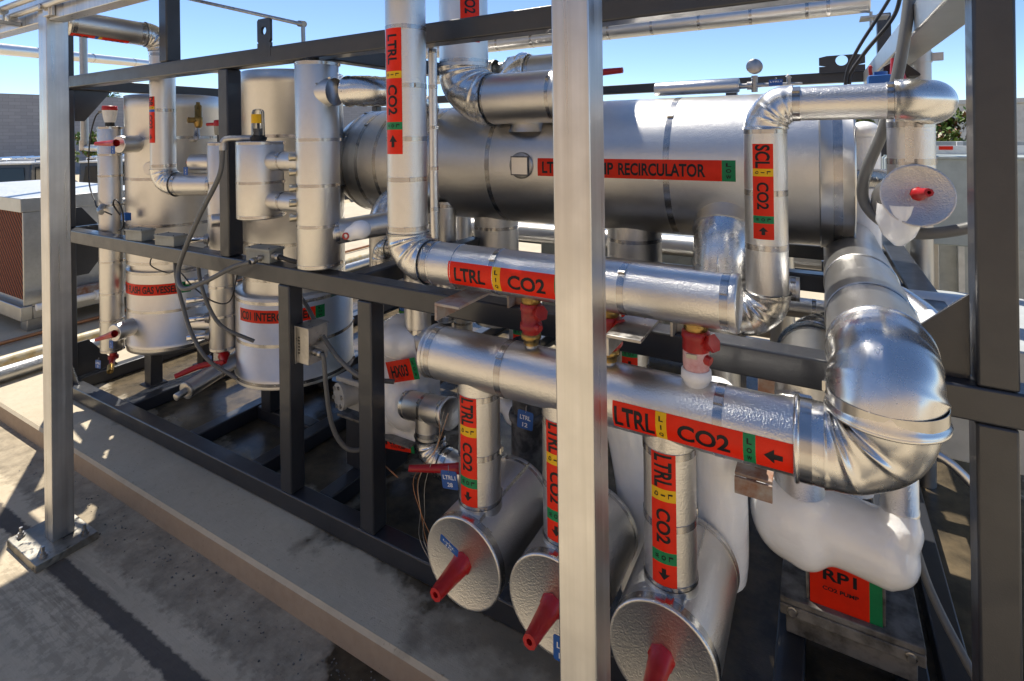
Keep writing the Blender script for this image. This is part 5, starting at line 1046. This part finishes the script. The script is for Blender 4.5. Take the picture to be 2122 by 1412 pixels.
T = thing('actuator_hood', 'black pitched hood over a silver valve actuator at upper right', 'hood', (.29, 2.6, 1.78)); mb = MB(); mb.prism([(.215, 2.50, 1.895), (.215, 2.50, 1.935), (.265, 2.50, 1.965), (.33, 2.50, 1.90), (.33, 2.50, 1.893)], (0, .22, 0)); part(T, 'hood', mb, 'black_rubber', bevel=.002)
mb = MB(); mb.box((.222, 2.53, 1.70), (.30, 2.66, 1.893)); part(T, 'housing', mb, 'galvanized', bevel=.004)
stem(T, (.262, 2.44, 1.80), (-.10, .0, 1), .16, .038, .014)
T = thing('solenoid_coil', 'bright blue solenoid coil above the horizontal pipe at upper right', 'coil', (.19, 2.35, 1.8)); mb = MB(); mb.box((.155, 2.33, 1.80), (.225, 2.41, 1.890)); mb.cyl((.195, 2.37, 1.890), (.195, 2.37, 1.904), .022, n=20); part(T, 'coil', mb, 'blue_paint', bevel=.004)
mb = MB(); mb.tube([(.165, 2.36, 1.892), (.163, 2.36, 1.92), (.168, 2.36, 1.925)], .006, 8); part(T, 'wire', mb, 'red_plastic')
T = thing('galvanized_column', 'round galvanized pipe column with clamp behind the black hood', 'column', (.39, 3.0, .1)); mb = MB(); mb.cyl((.392, 3.0, .1), (.392, 3.0, 3.0), .043); part(T, 'pipe', mb, 'galvanized')
mb = MB(); mb.lathe((.392, 3.0, 1.99), (0, 0, 1), [(0, .043), (0, .047), (.045, .047), (.045, .043)], 32); mb.box((.435, 2.98, 1.995), (.475, 3.0, 2.03)); part(T, 'clamp', mb, 'galvanized')
T = thing('white_valve_column', 'frosted white pipe rising behind the end of the big vessel', 'pipe', (.12, 2.75, 1.1)); mb = MB(); mb.tube([(.165, 2.75, 1.1), (.165, 2.75, 1.66)], .06, 24, sub=1); mb.ell((.165, 2.75, 1.68), (.062, .062, .05)); part(T, 'ice', mb, 'ice')
mb = MB(); mb.tube([(.13, 2.6, 1.49), (.20, 2.5, 1.50), (.24, 2.4, 1.50)], .04, 16); part(T, 'foil_bend', mb, 'smooth_metal')
T = thing('pipe_strut', 'perforated strut with angle seat holding the long overhead pipe at its right end', 'strut', (.36, 3.55, .1)); mb = MB(); mb.box((.20, 3.49, 2.305), (.33, 3.62, 2.315)); mb.cyl((.25, 3.52, 2.24), (.25, 3.52, 2.34), .008, n=10); part(T, 'seat', mb, 'galvanized')

# right background: cabinet, barrier, siding
T = thing('electrical_cabinet', 'pale grey green electrical cabinet behind the capped valve', 'cabinet', (.6, 4.3, .98)); mb = MB(); mb.box((.345, 4.0, 1.005), (1.6, 4.5, 1.52)); part(T, 'body', mb, 'cabinet_green', bevel=.008)
mb = MB(); mb.box((.355, 3.985, 1.515), (1.6, 4.5, 1.53)); part(T, 'top', mb, 'cabinet_green', bevel=.003)
for x in (.60, 1.3):
    mb = MB(); mb.box((x, 4.4, .1), (x+.06, 4.46, 1.004)); part(T, 'leg', mb, 'galvanized')
T = thing('striped_barrier', 'red and white striped board on top of the cabinet', 'barrier', (.9, 4.4, 1.53))
mb = MB(); mb.box((.50, 4.30, 1.532), (1.6, 4.33, 1.585)); part(T, 'board', mb, 'white_paint')
for i in range(5):
    mb = MB(); mb.box((.515+.14*i, 4.296, 1.56), (.585+.14*i, 4.2995, 1.583)); part(T, 'stripe', mb, 'sticker_red')
T = thing('siding_panel', 'white corrugated siding with upright pipes at right behind the column', 'panel', (.85, 4.9, .1)); mb = MB(); mb.box((.40, 5.0, .1), (2.4, 5.06, 1.6)); part(T, 'sheet', mb, 'panel_grey')
mb = MB()
for x in (.62, .70, .86): mb.box((x, 4.96, .1), (x+.035, 4.9995, 1.6))
part(T, 'rib', mb, 'white_paint')
for x, r_ in ((.68, .022), (.73, .016), (.56, .028)):
    mb = MB(); mb.tube([(x, 4.92, .1), (x, 4.92, 1.2)], r_, 12, sub=1); part(T, 'pipe', mb, 'galvanized' if x > .6 else 'panel_grey')
# blue tank and small things behind the intercooler
T = thing('blue_filter', 'blue and green filter housing half hidden between intercooler and dark post', 'filter', (-1.78, 2.3, .6)); mb = MB(); mb.lathe((-2.02, 2.3, .72), (0, 0, 1), [(0, .045), (.14, .05), (.17, .04), (.20, .02), (.2, 0)], 24); part(T, 'head', mb, 'blue_paint')
mb = MB(); mb.lathe((-2.02, 2.3, .60), (0, 0, 1), [(0, .05), (.12, .05)], 24); part(T, 'bowl', mb, 'green_paint')
vtag((-1.70, 2.10, .925), 'blue tag reading LTRL1 41 above the iced exchanger', ['LTRL1', '41'], (.97, .1, 0), (.1, 0, 1), .06, .055)
T = thing('red_stem_valve', 'dark red stem poking left above the iced exchanger', 'valve', (-1.72, 2.1, .93)); stem(T, (-1.68, 2.12, .975), (-.85, -.4, -.18), .16, .022, .012); mb = MB(); mb.can((-1.70, 2.13, .975), (-1.55, 2.2, .98), .06); part(T, 'body', mb, 'stucco')
# wood offcut and litter on the wet pad
T = thing('wood_offcut', 'pale split wooden stick lying on the wet pad beside the left canister', 'stick', (-1.15, 1.75, .11)); mb = MB(); mb.prism([(-1.30, 1.72, .118), (-1.285, 1.735, .118), (-1.01, 1.56, .115), (-1.022, 1.545, .115)], (0, 0, .014)); part(T, 'stick', mb, 'cut_wood')
mb = MB(); q = random.Random(5)
for _ in range(260):
    x, y = q.uniform(-1.35, -.7), q.uniform(1.02, 1.22); s_ = q.uniform(.001, .0035); mb.obox((x, y, s_*.6), (s_, 0, 0), (0, s_*q.uniform(.5, 1.3), 0), (0, 0, s_*.6))
for _ in range(200):
    x, y = q.uniform(-3.6, -.7), q.gauss(1.15, .04); s_ = q.uniform(.001, .003); mb.obox((x, min(y, 1.225), s_*.6), (s_, 0, 0), (0, s_*q.uniform(.5, 1.3), 0), (0, 0, s_*.6))
solo('grit', mb, 'grimy_steel', 'loose grit and crumbs along the kerb', 'grit', kind='stuff')
